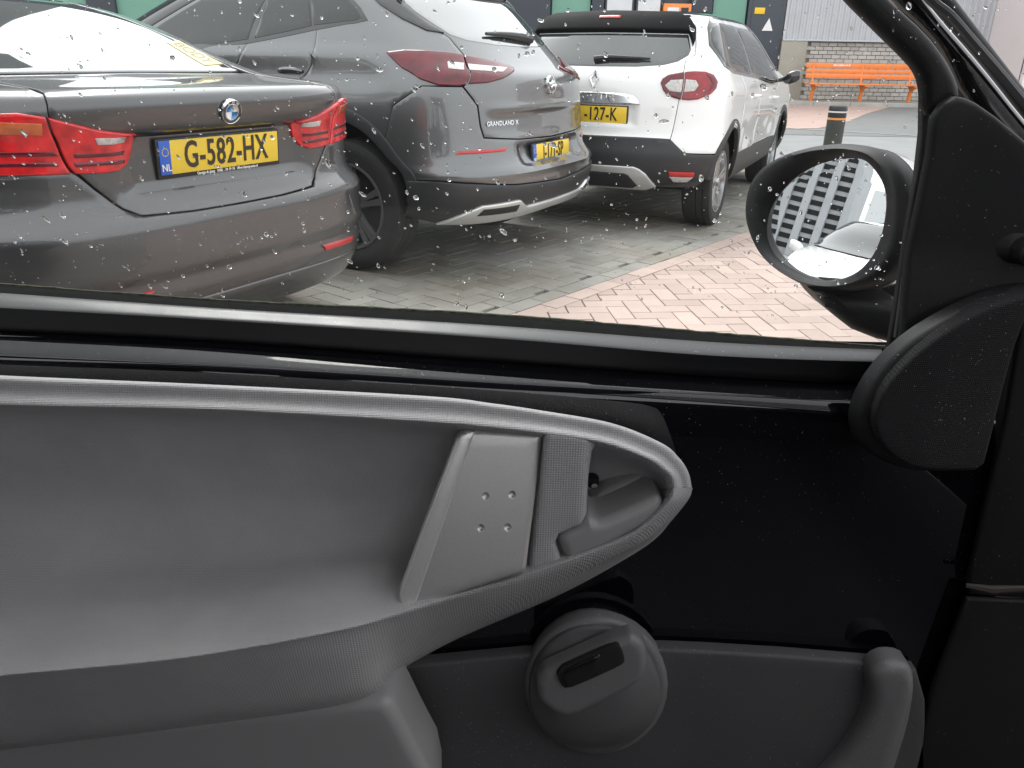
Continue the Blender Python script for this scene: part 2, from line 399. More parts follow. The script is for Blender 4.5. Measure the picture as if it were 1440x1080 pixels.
dr = bpart('door', 6.37, 7.40, .2, 3.4, .04, .25, M['navy'], c=.01)
bpart('door_panel', 6.47, 7.30, .35, 3.2, .02, .05, M['navy'], dr, .008)
bpart('door_handle', 6.52, 6.56, 1.1, 1.4, -.03, .03, M['chrome'], dr, .006)
sg_ = bpart('warning_sign', 6.54, 6.82, 2.40, 2.56, .0, .02, M['yellow'], c=.003)
tri = mesh('triangle_sign', [(6.80, .0, 1.78), (7.10, .0, 1.78), (6.97, .0, 2.10), (6.80, .018, 1.78), (7.10, .018, 1.78), (6.97, .018, 2.10)], [(0, 1, 2), (0, 3, 4, 1), (1, 4, 5, 2), (2, 5, 3, 0)], M['wht'], b, False)
om = bpart('orange_cabinet', 4.0, 4.76, 1.6, 2.62, -.12, .25, M['orange'], c=.02)
bpart('cabinet_screen', 4.10, 4.42, 2.28, 2.52, -.135, -.11, M['panew'], om, .004); bpart('cabinet_keypad', 4.48, 4.68, 2.28, 2.52, -.135, -.11, M['clad'], om, .004)
bpart('concrete_pier', 7.41, 8.13, .2, 1.735, -.02, .3, M['pier'], c=.01)
bpart('cladding_flashing', 7.42, 13.6, 1.735, 1.775, -.035, .3, M['corr'], c=.004)
# corrugated sheets
for sx in np.arange(7.43, 13.4, 1.02):
    V = []; F = []; per = .17; cols = []
    x = sx
    while x < sx + 1.0 - 1e-6:
        for dx, dy in ((0, 0), (.075, 0), (.10, -.035), (.145, -.035)): cols.append((x + dx, dy))
        x += per
    cols.append((x, 0))
    for cx, dy in cols: V += [(cx, .06 + dy, 1.575), (cx, .06 + dy, 8.3)]
    F = [(2 * k, 2 * k + 2, 2 * k + 3, 2 * k + 1) for k in range(len(cols) - 1)]
    mesh('cladding_sheet', V, F, M['corr'], b, False)
# pale bricks
bl, bh = .25, .108; Vb, Fb = brick_mesh('brick', bl - .014, bh - .014, .06, .006)
Vb = [(x, -z, y) for x, y, z in Vb]    # face towards -y
Fb = [f[::-1] for f in Fb]
me = bpy.data.meshes.new('brick'); me.from_pydata(Vb, [], Fb); me.materials.append(M['wbrick']); me.flip_normals(); me.update()
row = 0; z = .26; cnt = 0; rest = []
while z < 1.70:
    x = 8.14 + bl / 2 + (bl / 2 if row % 2 else 0)
    while x < 13.5:
        if x < 12.3 and cnt < 300:
            o = bpy.data.objects.new('brick', me); o.location = (x, .10 + random.gauss(0, .002), z - .2); link(o, b); cnt += 1
        else: rest.append((x, z))
        x += bl
    z += bh; row += 1
VV = []; FF = []
for x, z in rest:
    n = len(VV); VV += [(x + p[0], .10 + p[1], z - .2 + p[2]) for p in Vb]; FF += [tuple(i + n for i in f) for f in Fb]
o = mesh('brick_field', VV, FF, M['wbrick'], b, False); o.data.flip_normals(); o['kind'] = 'stuff'
# pale building further along
M['palew'] = mat('pale pinkish wall panels', (.74, .68, .67), .6, noise=.04, nscale=.7)
pb = empty('panel_building', (14, 22, 0)); tag(pb, 'pale pinkish panelled building seen through the windscreen', 'building')
for i in range(12):
    for j in range(9):
        MB().box((-.8 + i * 2.4, 0, j * 1.0), (-.8 + i * 2.4 + 2.385, .2, j * 1.0 + .985), .006).build('wall_panel', M['palew'], pb)
MB().box((-.8, .15, 0), (28, 6, 9.05)).build('core_wall', M['palew'], pb, False)

# ------------------------------------------------------------------ bench
bench = empty('bench', (9.47, 22.98, .2), R(-1.0)); tag(bench, 'orange wooden bench standing against the pale brick wall', 'bench')
for k, zz in enumerate((.62, .755, .875)):
    hgt = (.115, .095, .135)[k]
    MB().box((-1.50, .30 + .03 * k, zz - .03), (1.50, .335 + .03 * k, zz - .03 + hgt), .01).build('back_slat', M['orange'], bench)
for k in range(4): MB().box((-1.53, -.18 + .125 * k, .425), (1.53, -.18 + .125 * k + .112, .465), .01).build('seat_slat', M['orange'], bench)
for x in (-1.30, .04, 1.38):
    m = MB(); m.tube([(x, .20, 0), (x, .16, .2), (x, .10, .42)], [.055, .05, .05], 8); m.tube([(x, .15, .27), (x, -.16, .43)], .035, 8); m.tube([(x, .15, .30), (x, .30, .43)], .035, 8)
    m.box((x - .06, -.18, .395), (x + .06, .32, .425), .006); m.tube([(x, .29, .42), (x, .37, .98)], .03, 8)
    m.build('leg', M['orange'], bench)
st = MB()
for k in range(9): st.box((-.76 + k * .052, .355, .90), (-.76 + k * .052 + random.uniform(.03, .046), .3645, .935 + random.uniform(0, .012)))
st.build('plaque_lettering', M['wht'], bench, False)

# ------------------------------------------------------------------ bollard
bo = empty('bollard', (3.60, 9.30, 0)); tag(bo, 'dark round bollard with reflective bands behind the wing mirror', 'bollard')
M['boll'] = mat('dark green grey bollard', (.045, .05, .042), .6, bump=.2, bscale=60, noise=.2, nscale=6)
MB().lathe([(-.05, .098), (.55, .098), (.553, .094)], 32, 'z').build('post', M['boll'], bo)
MB().lathe([(.553, .094), (.556, .099), (.575, .099), (.578, .094)], 32, 'z').build('orange_band', mat('orange band', (.8, .3, .1), .4), bo)
MB().lathe([(.578, .094), (.58, .0985), (.628, .0985), (.63, .094)], 32, 'z').build('collar', M['black'], bo)
MB().lathe([(.63, .094), (.632, .099), (.645, .099), (.648, .094)], 32, 'z').build('white_band', mat('reflective band', (.7, .65, .65), .3), bo)
MB().lathe([(.648, .094), (.65, .0985), (.685, .0985), (.70, .09), (.706, .07), (.708, .001)], 32, 'z').build('cap', M['black'], bo)

# tall office block behind the workshop: above the frame, but reflected in the nearest car's rear window
ob = empty('office_block', (-41, 30, 0)); tag(ob, 'tall dark office block reflected in the rear window of the nearest saloon', 'building')
M['offg'] = mat('blue grey office glass', (.10, .12, .15), .15, noise=.3, nscale=.25); M['offc'] = mat('dark concrete bands', (.14, .15, .15), .7)
MB().box((0, .1, 0), (21.5, 10, 30)).build('wall', M['offc'], ob, False)
for f in range(10):
    MB().box((-.1, -.25, f * 3.0 + 2.2), (21.6, .15, f * 3.0 + 3.0)).build('floor_band', M['offc'], ob, False)
    for q in range(9): MB().box((.2 + q * 2.38, -.05, f * 3.0 + .15), (.2 + q * 2.38 + 2.1, .12, f * 3.0 + 2.15)).build('window', M['offg'], ob, False)

# ------------------------------------------------------------------ body surfaces
def mono(xs,ys):
    xs=np.array(xs,float);ys=np.array(ys,float);d=np.diff(ys)/np.diff(xs);m=np.zeros(len(xs))
    m[0]=d[0];m[-1]=d[-1]
    for i in range(1,len(xs)-1):
        if d[i-1]*d[i]>0:
            w1=2*(xs[i+1]-xs[i])+xs[i]-xs[i-1];w2=xs[i+1]-xs[i]+2*(xs[i]-xs[i-1]);m[i]=(w1+w2)/(w1/d[i-1]+w2/d[i])
    def g(x):
        x=np.clip(x,xs[0],xs[-1]);i=np.clip(np.searchsorted(xs,x,side='right')-1,0,len(xs)-2)
        h=xs[i+1]-xs[i];u=(x-xs[i])/h
        return (2*u**3-3*u**2+1)*ys[i]+(u**3-2*u**2+u)*h*m[i]+(-2*u**3+3*u**2)*ys[i+1]+(u**3-u**2)*h*m[i+1]
    return g
def sstep(a,b,x):
    u=np.clip((x-a)/(b-a),0,1);return u*u*(3-2*u)
class Surf:
    def __init__(S,W,L,B,n,Bf,nf,keys,disp=None):
        # keys: t,yr,z,w,yf
        S.W,S.L=W,L;K=np.array(keys,float)
        S.yr,S.z,S.w,S.yf=[mono(K[:,0],K[:,i]) for i in (1,2,3,4)]
        S.t0,S.t1=K[0,0],K[-1,0];S.disp=disp
        th=np.linspace(0,math.pi/2,200)
        xr=W*np.sin(th)**(2/n);y_r=B*(1-np.cos(th)**(2/n))
        xf=W*np.sin(th[::-1])**(2/nf);y_f=L-Bf*(1-np.cos(th[::-1])**(2/nf))
        ym=np.linspace(B,L-Bf,40)[1:-1]
        px=np.concatenate([xr,W+0*ym,xf]);py=np.concatenate([y_r,ym,y_f])
        S.px,S.py=px,py;S.ps=np.concatenate([[0],np.cumsum(np.hypot(np.diff(px),np.diff(py)))]);S.smax=S.ps[-1]
        S.B,S.Bf=B,Bf
    def base(S,s,t):
        s=np.asarray(s,float);t=np.asarray(t,float);a=np.abs(s);sg=np.where(s<0,-1.,1.)
        sg=np.where(a>S.smax,-sg,sg);a=np.where(a>S.smax,2*S.smax-a,a)
        x=np.interp(a,S.ps,S.px);y=np.interp(a,S.ps,S.py)
        b=np.clip((y-S.B)/(S.L-S.B-S.Bf),0,1)
        return np.stack([sg*x*S.w(t)/S.W, y+S.yr(t)*(1-b)-S.yf(t)*b, S.z(t)+0*x],-1)
    def normal(S,s,t,f=None):
        f=f or S.base;e=4e-3
        du=f(s+e,t)-f(s-e,t);dv=f(s,t+e)-f(s,t-e);n=np.cross(du,dv)
        l=np.linalg.norm(n,axis=-1,keepdims=True);return n/np.maximum(l,1e-9)
    def pt(S,s,t,off=0.):
        s=np.asarray(s,float);t=np.asarray(t,float)
        P=S.base(s,t);d=off
        if S.disp is not None: d=d+S.disp(S,s,t,P)
        return P+S.normal(s,t)*np.asarray(d)[...,None] if np.any(d) else P
    def s_flank(S,y,t,side=1):
        # s for a flank point with given y
        ss=np.linspace(.3,S.smax-.3,400);Y=S.base(ss,t+0*ss)[:,1];return side*float(np.interp(y,Y,ss))
# ---- three cars
BMW=dict(pose=(-.95,2.78,math.radians(61),1.0),surf=lambda:Surf(.912,4.64,.55,3.3,.6,3.0,[
 (.18,.14,.18,.82,.15),(.25,.07,.25,.87,.08),(.36,.02,.36,.90,.02),(.50,0,.50,.912,0),(.59,.0,.59,.912,0),(.635,.012,.635,.91,.01),(.665,.045,.665,.905,.03),(.70,.06,.70,.90,.05),
 (.82,.06,.82,.89,.09),(.90,.045,.90,.875,.12),(.955,.022,.955,.86,.2),(.985,.02,.985,.85,.35),(1.005,.035,1.005,.835,.6),(1.02,.06,1.015,.82,.8),(1.09,.30,1.035,.81,1.2),(1.14,.42,1.045,.80,1.35),(1.18,.50,1.065,.785,1.45),
 (1.45,1.20,1.29,.66,2.0),(1.55,1.6,1.355,.58,2.2),(1.62,2.0,1.38,.45,2.3),(1.66,2.3,1.385,.01,2.32)]))
OPEL=dict(pose=(.2674,4.708,math.radians(63),.955),surf=lambda:Surf(.925,4.477,.55,3.0,.6,3.0,[
 (.20,.20,.20,.80,.12),(.28,.09,.28,.88,.05),(.36,.03,.36,.915,.02),(.46,.0,.46,.925,0),(.53,.0,.53,.925,0),(.58,.03,.58,.923,0),(.62,.06,.62,.922,.01),(.70,.075,.70,.92,.02),(.80,.085,.80,.917,.05),(.88,.092,.88,.914,.1),
 (.96,.10,.96,.91,.2),(1.02,.11,1.02,.90,.4),(1.05,.135,1.05,.89,.7),(1.08,.18,1.08,.88,.95),(1.12,.23,1.12,.865,1.1),(1.30,.42,1.30,.79,1.5),(1.45,.58,1.45,.72,1.85),(1.53,.72,1.53,.66,2.05),(1.58,1.0,1.58,.57,2.2),(1.605,1.6,1.605,.4,2.3),(1.612,2.1,1.609,.01,2.35)]))
CAPT=dict(pose=(.4825,5.645,math.radians(-25),.984),surf=lambda:Surf(.889,4.12,.5,2.9,.55,3.0,[
 (.22,.16,.22,.78,.12),(.30,.07,.30,.84,.05),(.40,.01,.40,.87,.01),(.50,.0,.50,.885,0),(.58,.02,.58,.889,0),(.64,.05,.64,.889,.02),(.72,.065,.72,.887,.03),(.84,.075,.84,.882,.08),(.92,.085,.92,.873,.2),
 (.98,.10,.98,.86,.45),(1.03,.125,1.03,.84,.75),(1.08,.16,1.08,.82,.95),(1.30,.34,1.30,.72,1.45),(1.37,.40,1.37,.68,1.65),(1.42,.46,1.405,.64,1.75),(1.48,.60,1.43,.58,1.95),(1.53,.9,1.45,.48,2.1),(1.555,1.4,1.46,.35,2.2),(1.566,1.9,1.463,.01,2.25)]))

# ------------------------------------------------------------------ cars: a body surface S(s,t) per car, panels laid on it
def s_of(S, y, t): return S.s_flank(y, t)
def arc(c, z, r, a0, a1, n=14): return [(c + r * math.cos(R(a0 + (a1 - a0) * k / n)), z + r * math.sin(R(a0 + (a1 - a0) * k / n))) for k in range(n + 1)]
def mir(poly): return [(-s, t) for s, t in poly][::-1]
def sym(half):  # half outline from centre bottom (s>=0) to centre top -> full outline
    return list(half) + [(-s, t) for s, t in reversed(half) if s > 1e-6]
def text_obj(name, body, size, material, parent, loc, rot=(R(90), 0, 0), sx=1., extrude=.0012, align='CENTER', spacing=1.0, shear=0.):
    cu = bpy.data.curves.new(name, 'FONT'); cu.body = body; cu.size = size; cu.extrude = extrude; cu.align_x = align; cu.align_y = 'CENTER'; cu.space_character = spacing; cu.shear = shear
    cu.resolution_u = 3; cu.offset = size * .012
    t = bpy.data.objects.new(name, cu); COL.objects.link(t); bpy.context.view_layer.update()
    me = bpy.data.meshes.new_from_object(t.evaluated_get(bpy.context.evaluated_depsgraph_get())); bpy.data.objects.remove(t)
    me.materials.clear(); me.materials.append(material)
    o = bpy.data.objects.new(name, me); o.location = loc; o.rotation_euler = rot; o.scale = (sx, 1, 1)
    return link(o, parent)
def frame_at(S, s, t, off=0.):
    P = S.pt(np.array([s]), np.array([t]), off)[0]; n = S.normal(np.array([s]), np.array([t]))[0]
    return Vector(P), Vector(n)
def put_plane(o, P, n, up=Vector((0, 0, 1))):
    """object whose local -y faces along n, local z up"""
    y = -n.normalized(); x = y.cross(up).normalized(); z = x.cross(y)
    m = Matrix((x, y, z)).transposed().to_4x4(); m.translation = P; o.matrix_local = m
def plate(S, parent, text, s, t, tilt=0., off=.012, dealer=''):
    P, n = frame_at(S, s, t, off); n.z = math.sin(tilt); n.normalize()
    fr = MB().box((-.268, -.004, -.068), (.268, .012, .060), .004).build('license_plate', M['black'], parent); put_plane(fr, P, n)
    MB().box((-.259, -.007, -.054), (.259, -.002, .054), .002).build('plate_face', M['plate'], fr)
    MB().box((-.2592, -.008, -.0542), (-.216, -.0025, .0542), .002).build('country_strip', M['blue'], fr)
    text_obj('plate_lettering', text, .122, M['ink'], fr, (.020 if len(text) > 6 else .07, -.0085, 0.0), sx=.66, spacing=1.08)
    text_obj('country_lettering', 'NL', .032, M['wht'], fr, (-.2375, -.0095, -.032), sx=.9)
    st = MB()
    for k in range(12):
        a = 2 * math.pi * k / 12; cx, cz = -.2375 + .012 * math.cos(a), .018 + .012 * math.sin(a)
        st.box((cx - .0016, -.0092, cz - .0016), (cx + .0016, -.0078, cz + .0016))
    st.build('star_ring', M['plate'], fr)
    if dealer == '-':
        bb = MB()
        for x0, x1 in ((-.16, -.08), (-.07, .02), (.03, .15)): bb.box((x0, -.0056, -.065), (x1, -.0035, -.058))
        bb.build('dealer_lettering', M['wht'], fr)
    elif dealer: text_obj('dealer_lettering', dealer, .0135, M['wht'], fr, (.02, -.0052, -.0612), sx=.9)
    return fr
def wheel(parent, x, y, r, rimr, side, rimm, spokes=5, width=.215, zw=None):
    """side=+1: outer face towards +x"""
    w = width
    prof = [(-w, rimr * .98), (-w, r * .93), (-w * .93, r * .985), (-w * .8, r), (-w * .52, r), (-w * .5, r - .008), (-w * .48, r), (-w * .3, r), (-w * .28, r - .008), (-w * .26, r), (-w * .14, r * .995), (-w * .05, r * .975), (-.004, r * .93), (0, r * .86), (-.004, r * .80), (-.012, rimr * 1.03), (-.03, rimr * .99), (-w * .6, rimr * .9)]
    t = MB().lathe([(side * a, b) for a, b in prof], 64, 'x', (0, 0, 0)).build('wheel', M['tyre'], parent); t.location = (x, y, r if zw is None else zw)
    if side < 0: t.data.flip_normals()
    m = MB()
    m.lathe([(side * a, b) for a, b in [(-.02, rimr * 1.02), (-.008, rimr * 1.0), (-.010, rimr * .95), (-.05, rimr * .92), (-.12, rimr * .9)]], 48, 'x')
    for k in range(spokes):
        for dd in (-.13, .13):
            a = 2 * math.pi * k / spokes + .3
            c0 = Vector((0, math.cos(a), math.sin(a))); tn = Vector((0, -math.sin(a), math.cos(a)))
            p0 = c0 * rimr * .12 + tn * dd * .03; p1 = c0 * rimr * .97 + tn * dd * rimr * .9
            e = Vector((0, 1, 0)) * 0
            d = (p1 - p0); ln = d.length; d.normalize(); wv = Vector((1, 0, 0)).cross(d)
            V = []
            for q, hw, xo in ((p0, .030, -.028), (p0 + d * ln * .5, .020, -.022), (p1, .026, -.012)):
                for sx_, xo2 in ((-1, -.03), (-.7, 0), (.7, 0), (1, -.03)):
                    V.append(q + wv * hw * sx_ + Vector((side * (xo + xo2), 0, 0)))
            F = []
            for i in range(2):
                for j in range(3): F.append((i * 4 + j, i * 4 + j + 1, (i + 1) * 4 + j + 1, (i + 1) * 4 + j))
            m.add(V, F)
    rim = m.build('rim', rimm, t)
    MB().lathe([(side * a, b) for a, b in [(-.012, .001), (-.010, .028), (-.02, .034), (-.04, .036)]], 24, 'x').build('hub_cap', rimm, t)
    MB().lathe([(side * a, b) for a, b in [(-.075, .001), (-.075, rimr * .8), (-.09, rimr * .85)]], 32, 'x').build('brake_disc', M['shell'], t)
    return t
def car_core(name, S, spec, pose, label, cat, paint, group=None):
    X, Y, a, k = pose
    lift = spec.get('lift', 0.); car = empty(name, (X, Y, lift), a, scale=k); tag(car, label, cat, group)
    fn = lambda s, t, off: S.pt(s, t, off)
    sc, sf, zc, ra = spec['sc'], spec['sf'], spec['zc'], spec['ra']; tr = spec['tr']; sm = S.smax
    # dark inner shell with wheel openings
    ns, ntt = 220, 60
    sv = np.linspace(-sm, sm, ns, endpoint=False); tv = np.linspace(spec['t_sill'] + .02, S.t1 - .002, ntt)
    ss, tt = np.meshgrid(sv, tv); V = S.pt(ss.ravel(), tt.ravel(), -.016); F = []
    for j in range(ntt - 1):
        for i in range(ns):
            cs, ct = abs(sv[i] + sm / ns), (tv[j] + tv[j + 1]) / 2
            z = float(S.z(ct))
            if math.hypot(cs - sc, z - zc) < ra + .02 or math.hypot(cs - sf, z - zc) < ra + .02: continue
            F.append((j * ns + i, j * ns + (i + 1) % ns, (j + 1) * ns + (i + 1) % ns, (j + 1) * ns + i))
    mesh('inner_shell', V, F, spec.get('shell', M['shell']), car)
    # roof
    n2, m2 = 160, 14; sv = np.linspace(-sm, sm, n2, endpoint=False); tv = np.linspace(tr, S.t1 - .001, m2); ss, tt = np.meshgrid(sv, tv)
    V = S.pt(ss.ravel(), tt.ravel(), 0.); F = [(j * n2 + i, j * n2 + (i + 1) % n2, (j + 1) * n2 + (i + 1) % n2, (j + 1) * n2 + i) for j in range(m2 - 1) for i in range(n2)]
    mesh('roof', V, F, spec.get('roofmat', paint), car)
    yb0, yb1 = .25, S.L - .25
    MB().box((-.62, yb0 + .15, .235), (.62, yb1, .31), .02).build('underbody', M['shell'], car)
    qd, dd, df = spec['qd'], spec['dd'], spec['df']
    g = .0018
    shl = lambda L, d: [(s + d, t) for s, t in L]
    quarter = spec['qrear'] + arc(sc, zc, ra, spec['a0'], spec['a1']) + shl(qd, -g) + [(qd[-1][0] - .15, tr), (spec['qtop'], tr)]
    rdoor = arc(sc, zc, ra, spec['a1'], 12)[::-1][:0] + shl(qd[::-1], g) + arc(sc, zc, ra, spec['a1'] - 1, 14) + [(dd[0][0] - g, spec['tb'])] + shl(dd, -g)
    fdoor = shl(dd[::-1], g) + [(dd[0][0] + g, spec['tb']), (df[0][0] - g, spec['tb'])] + shl(df, -g)
    sill = arc(sc, zc, ra, 11, -12, 6) + [(sc + ra + .06, spec['t_sill']), (sf - ra - .06, spec['t_sill'])] + arc(sf, zc, ra, 192, 169, 6) + [(sf - ra - .03, spec['tb'] - .006), (sc + ra + .03, spec['tb'] - .006)]
    for sg in (1, -1):
        fx = (lambda L: L) if sg > 0 else mir
        patch('quarter_panel', fn, fx(quarter), paint, car, .035, thick=.014)
        d1 = patch('rear_door', fn, fx(rdoor), paint, car, .035, thick=.014)
        d2 = patch('front_door', fn, fx(fdoor), paint, car, .035, thick=.014)
        patch('sill_cladding', fn, fx(sill), spec.get('sillmat', paint), car, .05, thick=.014, off=.004)
        for dr, (hs_, ht) in ((d1, spec['h1']), (d2, spec['h2'])):
            sa = np.linspace(hs_ - .11, hs_ + .11, 9) * sg
            p = S.pt(sa, np.full(9, ht), np.array([.004, .02, .03, .034, .034, .034, .03, .02, .004]))
            MB().tube(p, [.011, .013, .013, .013, .013, .013, .013, .013, .011], 8).build('handle', paint, dr)
        for nm, poly in spec['windows']:
            patch('side_window', fn, fx(poly), M['carglass'], car, .05, off=.003, thick=.01, rnd=.003)
        if 'wtrim' in spec: patch('window_trim', fn, fx(spec['wtrim']), M['gloss'], car, .05, off=.0015, thick=.01)
        for sw in (sc, sf):
            liner = MB(); n = 20; V = []
            yc = float(S.base(np.array([sw]), np.array([zc]))[0][1]); w = S.w(zc)
            for i in range(n + 1):
                a_ = math.pi * (-.05 + 1.1 * i / n)
                for xx in (w - .03, w - .36): V.append((sg * xx, yc + (ra + .015) * math.cos(a_), zc + (ra + .015) * math.sin(a_)))
            liner.add(V, [(2 * i, 2 * i + 1, 2 * i + 3, 2 * i + 2) for i in range(n)])
            liner.add([V[2 * i + 1] for i in range(n + 1)], [tuple(range(n + 1))])
            liner.build('wheel_arch_liner', M['shell'], car)
            wheel(car, sg * (float(w) - .012), yc, spec['rt'], spec['rr'], sg, spec['rimm'], spec.get('spokes', 5), zw=(spec['rt'] * k - lift) / k)
            if spec.get('clad'):
                rc = ra + spec['clad']
                a_hi = 180 - spec.get('ca', 22); a_lo = spec.get('ca', 22) * .4
                ring = arc(sw, zc, rc, a_lo - 14, a_hi + 8, 24) + arc(sw, zc, ra - .012, a_hi + 8, a_lo - 14, 24)
                patch('arch_cladding', fn, fx(ring), M['clad'], car, .03, off=.007, thick=.03, rnd=.004)
        # door mirror
        P, n = frame_at(S, sg * spec['ms'], spec['mt'], .0)
        q = MB(); V = []; F = []
        rings = [(.0, .03, .02), (.05, .035, .025), (.09, .085, .06), (.14, .105, .075), (.20, .10, .07), (.235, .07, .05), (.245, .02, .02)]
        for (xo, hy, hz) in rings:
            for kk in range(16):
                th = 2 * math.pi * kk / 16; hy_, hz_, xo_ = hy * spec.get('msc', 1.), hz * spec.get('msc', 1.), xo * spec.get('msc', 1.); V.append((P.x + sg * xo_, P.y + hy_ * .75 * abs(math.cos(th)) ** .7 * math.copysign(1, math.cos(th)) + .02, P.z + .03 + hz_ * abs(math.sin(th)) ** .7 * math.copysign(1, math.sin(th)) + .25 * xo_))
        for i in range(len(rings) - 1):
            for kk in range(16): F.append((i * 16 + kk, i * 16 + (kk + 1) % 16, (i + 1) * 16 + (kk + 1) % 16, (i + 1) * 16 + kk))
        F.append(tuple(range(6 * 16, 7 * 16)))
        mi = q.add(V, F).build('door_mirror', spec.get('mirmat', M['gloss']), car)
    # front end: one wrapped panel, windscreen and its pillars
    sfl = spec['sfl']; sd = df[0][0]; t1_ = df[1][1]; tb, tbon = spec['tb'], spec['tbon']
    half = [(sd + g, tb)] + arc(sf, zc, ra, 172, 8) + [(sf + ra + .03, .24)]
    top = [(sd + g, t1_), (sfl - .04 + g, tbon)]
    full = half + [(2 * sm - s_, t_) for s_, t_ in reversed(half)] + [(2 * sm - s_, t_) for s_, t_ in top] + top[::-1]
    fbody = patch('front_body', fn, full, paint, car, .045, thick=.014)
    for sg in (1, -1):
        sl_ = sm - sg * (sm - sfl - .42)
        lampp = [(sl_ - .30, .72), (sl_ + .30, .70), (sl_ + .24, .80), (sl_ - .22, .84)]
        patch('headlight', fn, rounded(lampp), M['lampw'], car, .04, off=.008, thick=.02, rnd=.004)
    patch('grille', fn, rounded([(sm - .42, .52), (sm + .42, .52), (sm + .45, .70), (sm - .45, .70)]), M['black'], car, .05, off=.006, thick=.02)
    ws = [(sfl + .06, tbon + .012), (2 * sm - sfl - .06, tbon + .012), (2 * sm - sfl - .06, tr - .012), (sfl + .06, tr - .012)]
    patch('windscreen', fn, ws, spec.get('wsmat', M['carglass']), car, .05, off=.002, thick=.01)
    ap = [(sfl - .036, tbon), (sfl + .056, tbon + .004), (sfl + .056, tr - .004), (sfl - .036, tr - .004)]
    for sg in (1, -1): patch('windscreen_pillar', fn, ap if sg > 0 else mir(ap), spec.get('pilmat', paint), car, .04, off=.001, thick=.012)
    MB().tube(S.pt(np.linspace(sfl + .15, sm - .02, 8), np.full(8, tbon + .02), .012), .008, 6).build('wiper', M['black'], car)
    return car, fn
def wiper_blade(S, car, pts, w=.014):
    P = S.pt(np.array([p[0] for p in pts]), np.array([p[1] for p in pts]), np.full(len(pts), .02))
    n = len(P); r = [w * (.5 + 1.0 * (1 - i / (n - 1))) for i in range(n)]
    return MB().tube(P, r, 8).build('wiper', M['black'], car)
def disc_emblem(car, S, s, t, r, build, off=.004):
    P, n = frame_at(S, s, t, off); e = build(r); e.parent = car; put_plane(e, P, n); return e

# ---- dark grey saloon (nearest)
def bmw_disp(S, s, t, P):
    a = np.abs(s); A = sstep(.690, .722, t) * (1 - sstep(.878, .893, t)); B = 1 - sstep(.34, .45, a)
    d = -.034 * A * B
    d = d + .006 * np.exp(-((t - .625) / .012) ** 2) * (a < 1.3)
    d = d - .014 * sstep(.405, .425, t) * (1 - sstep(.425, .47, t)) * (a < 1.1)
    return d
S = BMW['surf'](); S.disp = bmw_disp
rw, fw = 1.02, 3.83
sp = dict(sc=s_of(S, rw, .33), sf=s_of(S, fw, .33), zc=.33, ra=.355, rt=.325, rr=.235, tr=1.50, rimm=M['rimd'], tb=.36, t_sill=.22, tbon=1.06, sfl=s_of(S, S.L - S.Bf - .02, .5), a0=145, a1=40)
q = sp['sc'] + .30
sp['qrear'] = [(.66, 1.008), (.645, .958), (.70, .70), (.86, .66), (1.02, .645)]
sp['qd'] = [(q, .56), (q + .06, .80), (q + .02, 1.00), (q - .15, 1.14), (q - .5, 1.50)]
sp['qrear'] = [(.60, 1.45), (.66, 1.17), (.649, 1.01), (.639, .958), (.606, .88), (.574, .803), (1.09, .803), (1.11, .70), (1.13, .60)]
sp['qtop'] = .55
m_ = s_of(S, 2.25, .6); sp['dd'] = [(m_, .36), (m_ + .02, 1.0), (m_ + .1, 1.50)]
f_ = s_of(S, 3.25, .6); sp['df'] = [(f_, .36), (f_, .95), (sp['sfl'] - .04, 1.06), (sp['sfl'] - .04, 1.50)]
sp['h1'] = (m_ - .25, .86); sp['h2'] = (f_ - .85, .84); sp['ms'] = f_ + .02; sp['mt'] = 1.0
sp['windows'] = [('side', rounded([(q - .35, 1.10), (m_ - .06, 1.08), (m_ - .02, 1.44), (q - .1, 1.42)], 1)), ('side', rounded([(m_ + .05, 1.08), (f_ + .1, 1.04), (sp['sfl'] - .08, 1.10), (sp['sfl'] - .1, 1.42), (m_ + .1, 1.44)], 1))]
car, fn = car_core('saloon_car', S, sp, BMW['pose'], 'dark grey saloon car parked nearest, rear plate G-582-HX', 'car', M['bmw'], 'cars parked in the angled bays')
lid = [(0, .641), (.20, .643), (.385, .652), (.43, .675), (.502, .742), (.564, .81), (.60, .88), (.636, .956), (.645, 1.008), (.63, 1.05), (.62, 1.155), (0, 1.165)]
patch('boot_lid', fn, sym(lid), M['bmw'], car, .018, thick=.014, rnd=.003)
bmp = [(0, .245), (.6, .245), (1.05, .255), (sp['sc'] - .335, .29)] + arc(sp['sc'], .33, .355, 186, 146, 6) + [(1.126, .60), (1.106, .70), (1.087, .799), (.572, .799), (.558, .793), (.506, .738), (.433, .6715), (.388, .648), (.2, .639), (0, .637)]
patch('rear_bumper', fn, sym(bmp), M['bmw'], car, .02, thick=.014, rnd=.004)
val = [(0, .235), (.85, .235), (1.02, .255), (.98, .30), (.70, .335), (.2, .345), (0, .345)]
patch('bumper_valance', fn, sym(val), M['bmw'], car, .03, off=.006, thick=.03, rnd=.005)
patch('rear_screen', fn, sym([(0, 1.175), (.60, 1.170), (.66, 1.20), (.60, 1.42), (.52, 1.49), (0, 1.495)]), M['rearglass'], car, .03, off=.002, thick=.012, rnd=.003)
lin = [(.640, .950), (.57, .932), (.485, .910), (.41, .897), (.362, .890), (.352, .872), (.362, .83), (.388, .80), (.425, .785), (.49, .785), (.556, .789), (.572, .812), (.60, .881)]
lout = [(.648, .952), (.72, .964), (.80, .962), (.89, .945), (.97, .915), (1.0, .885), (.985, .84), (.92, .81), (.80, .800), (.70, .795), (.568, .790), (.58, .812), (.608, .881)]
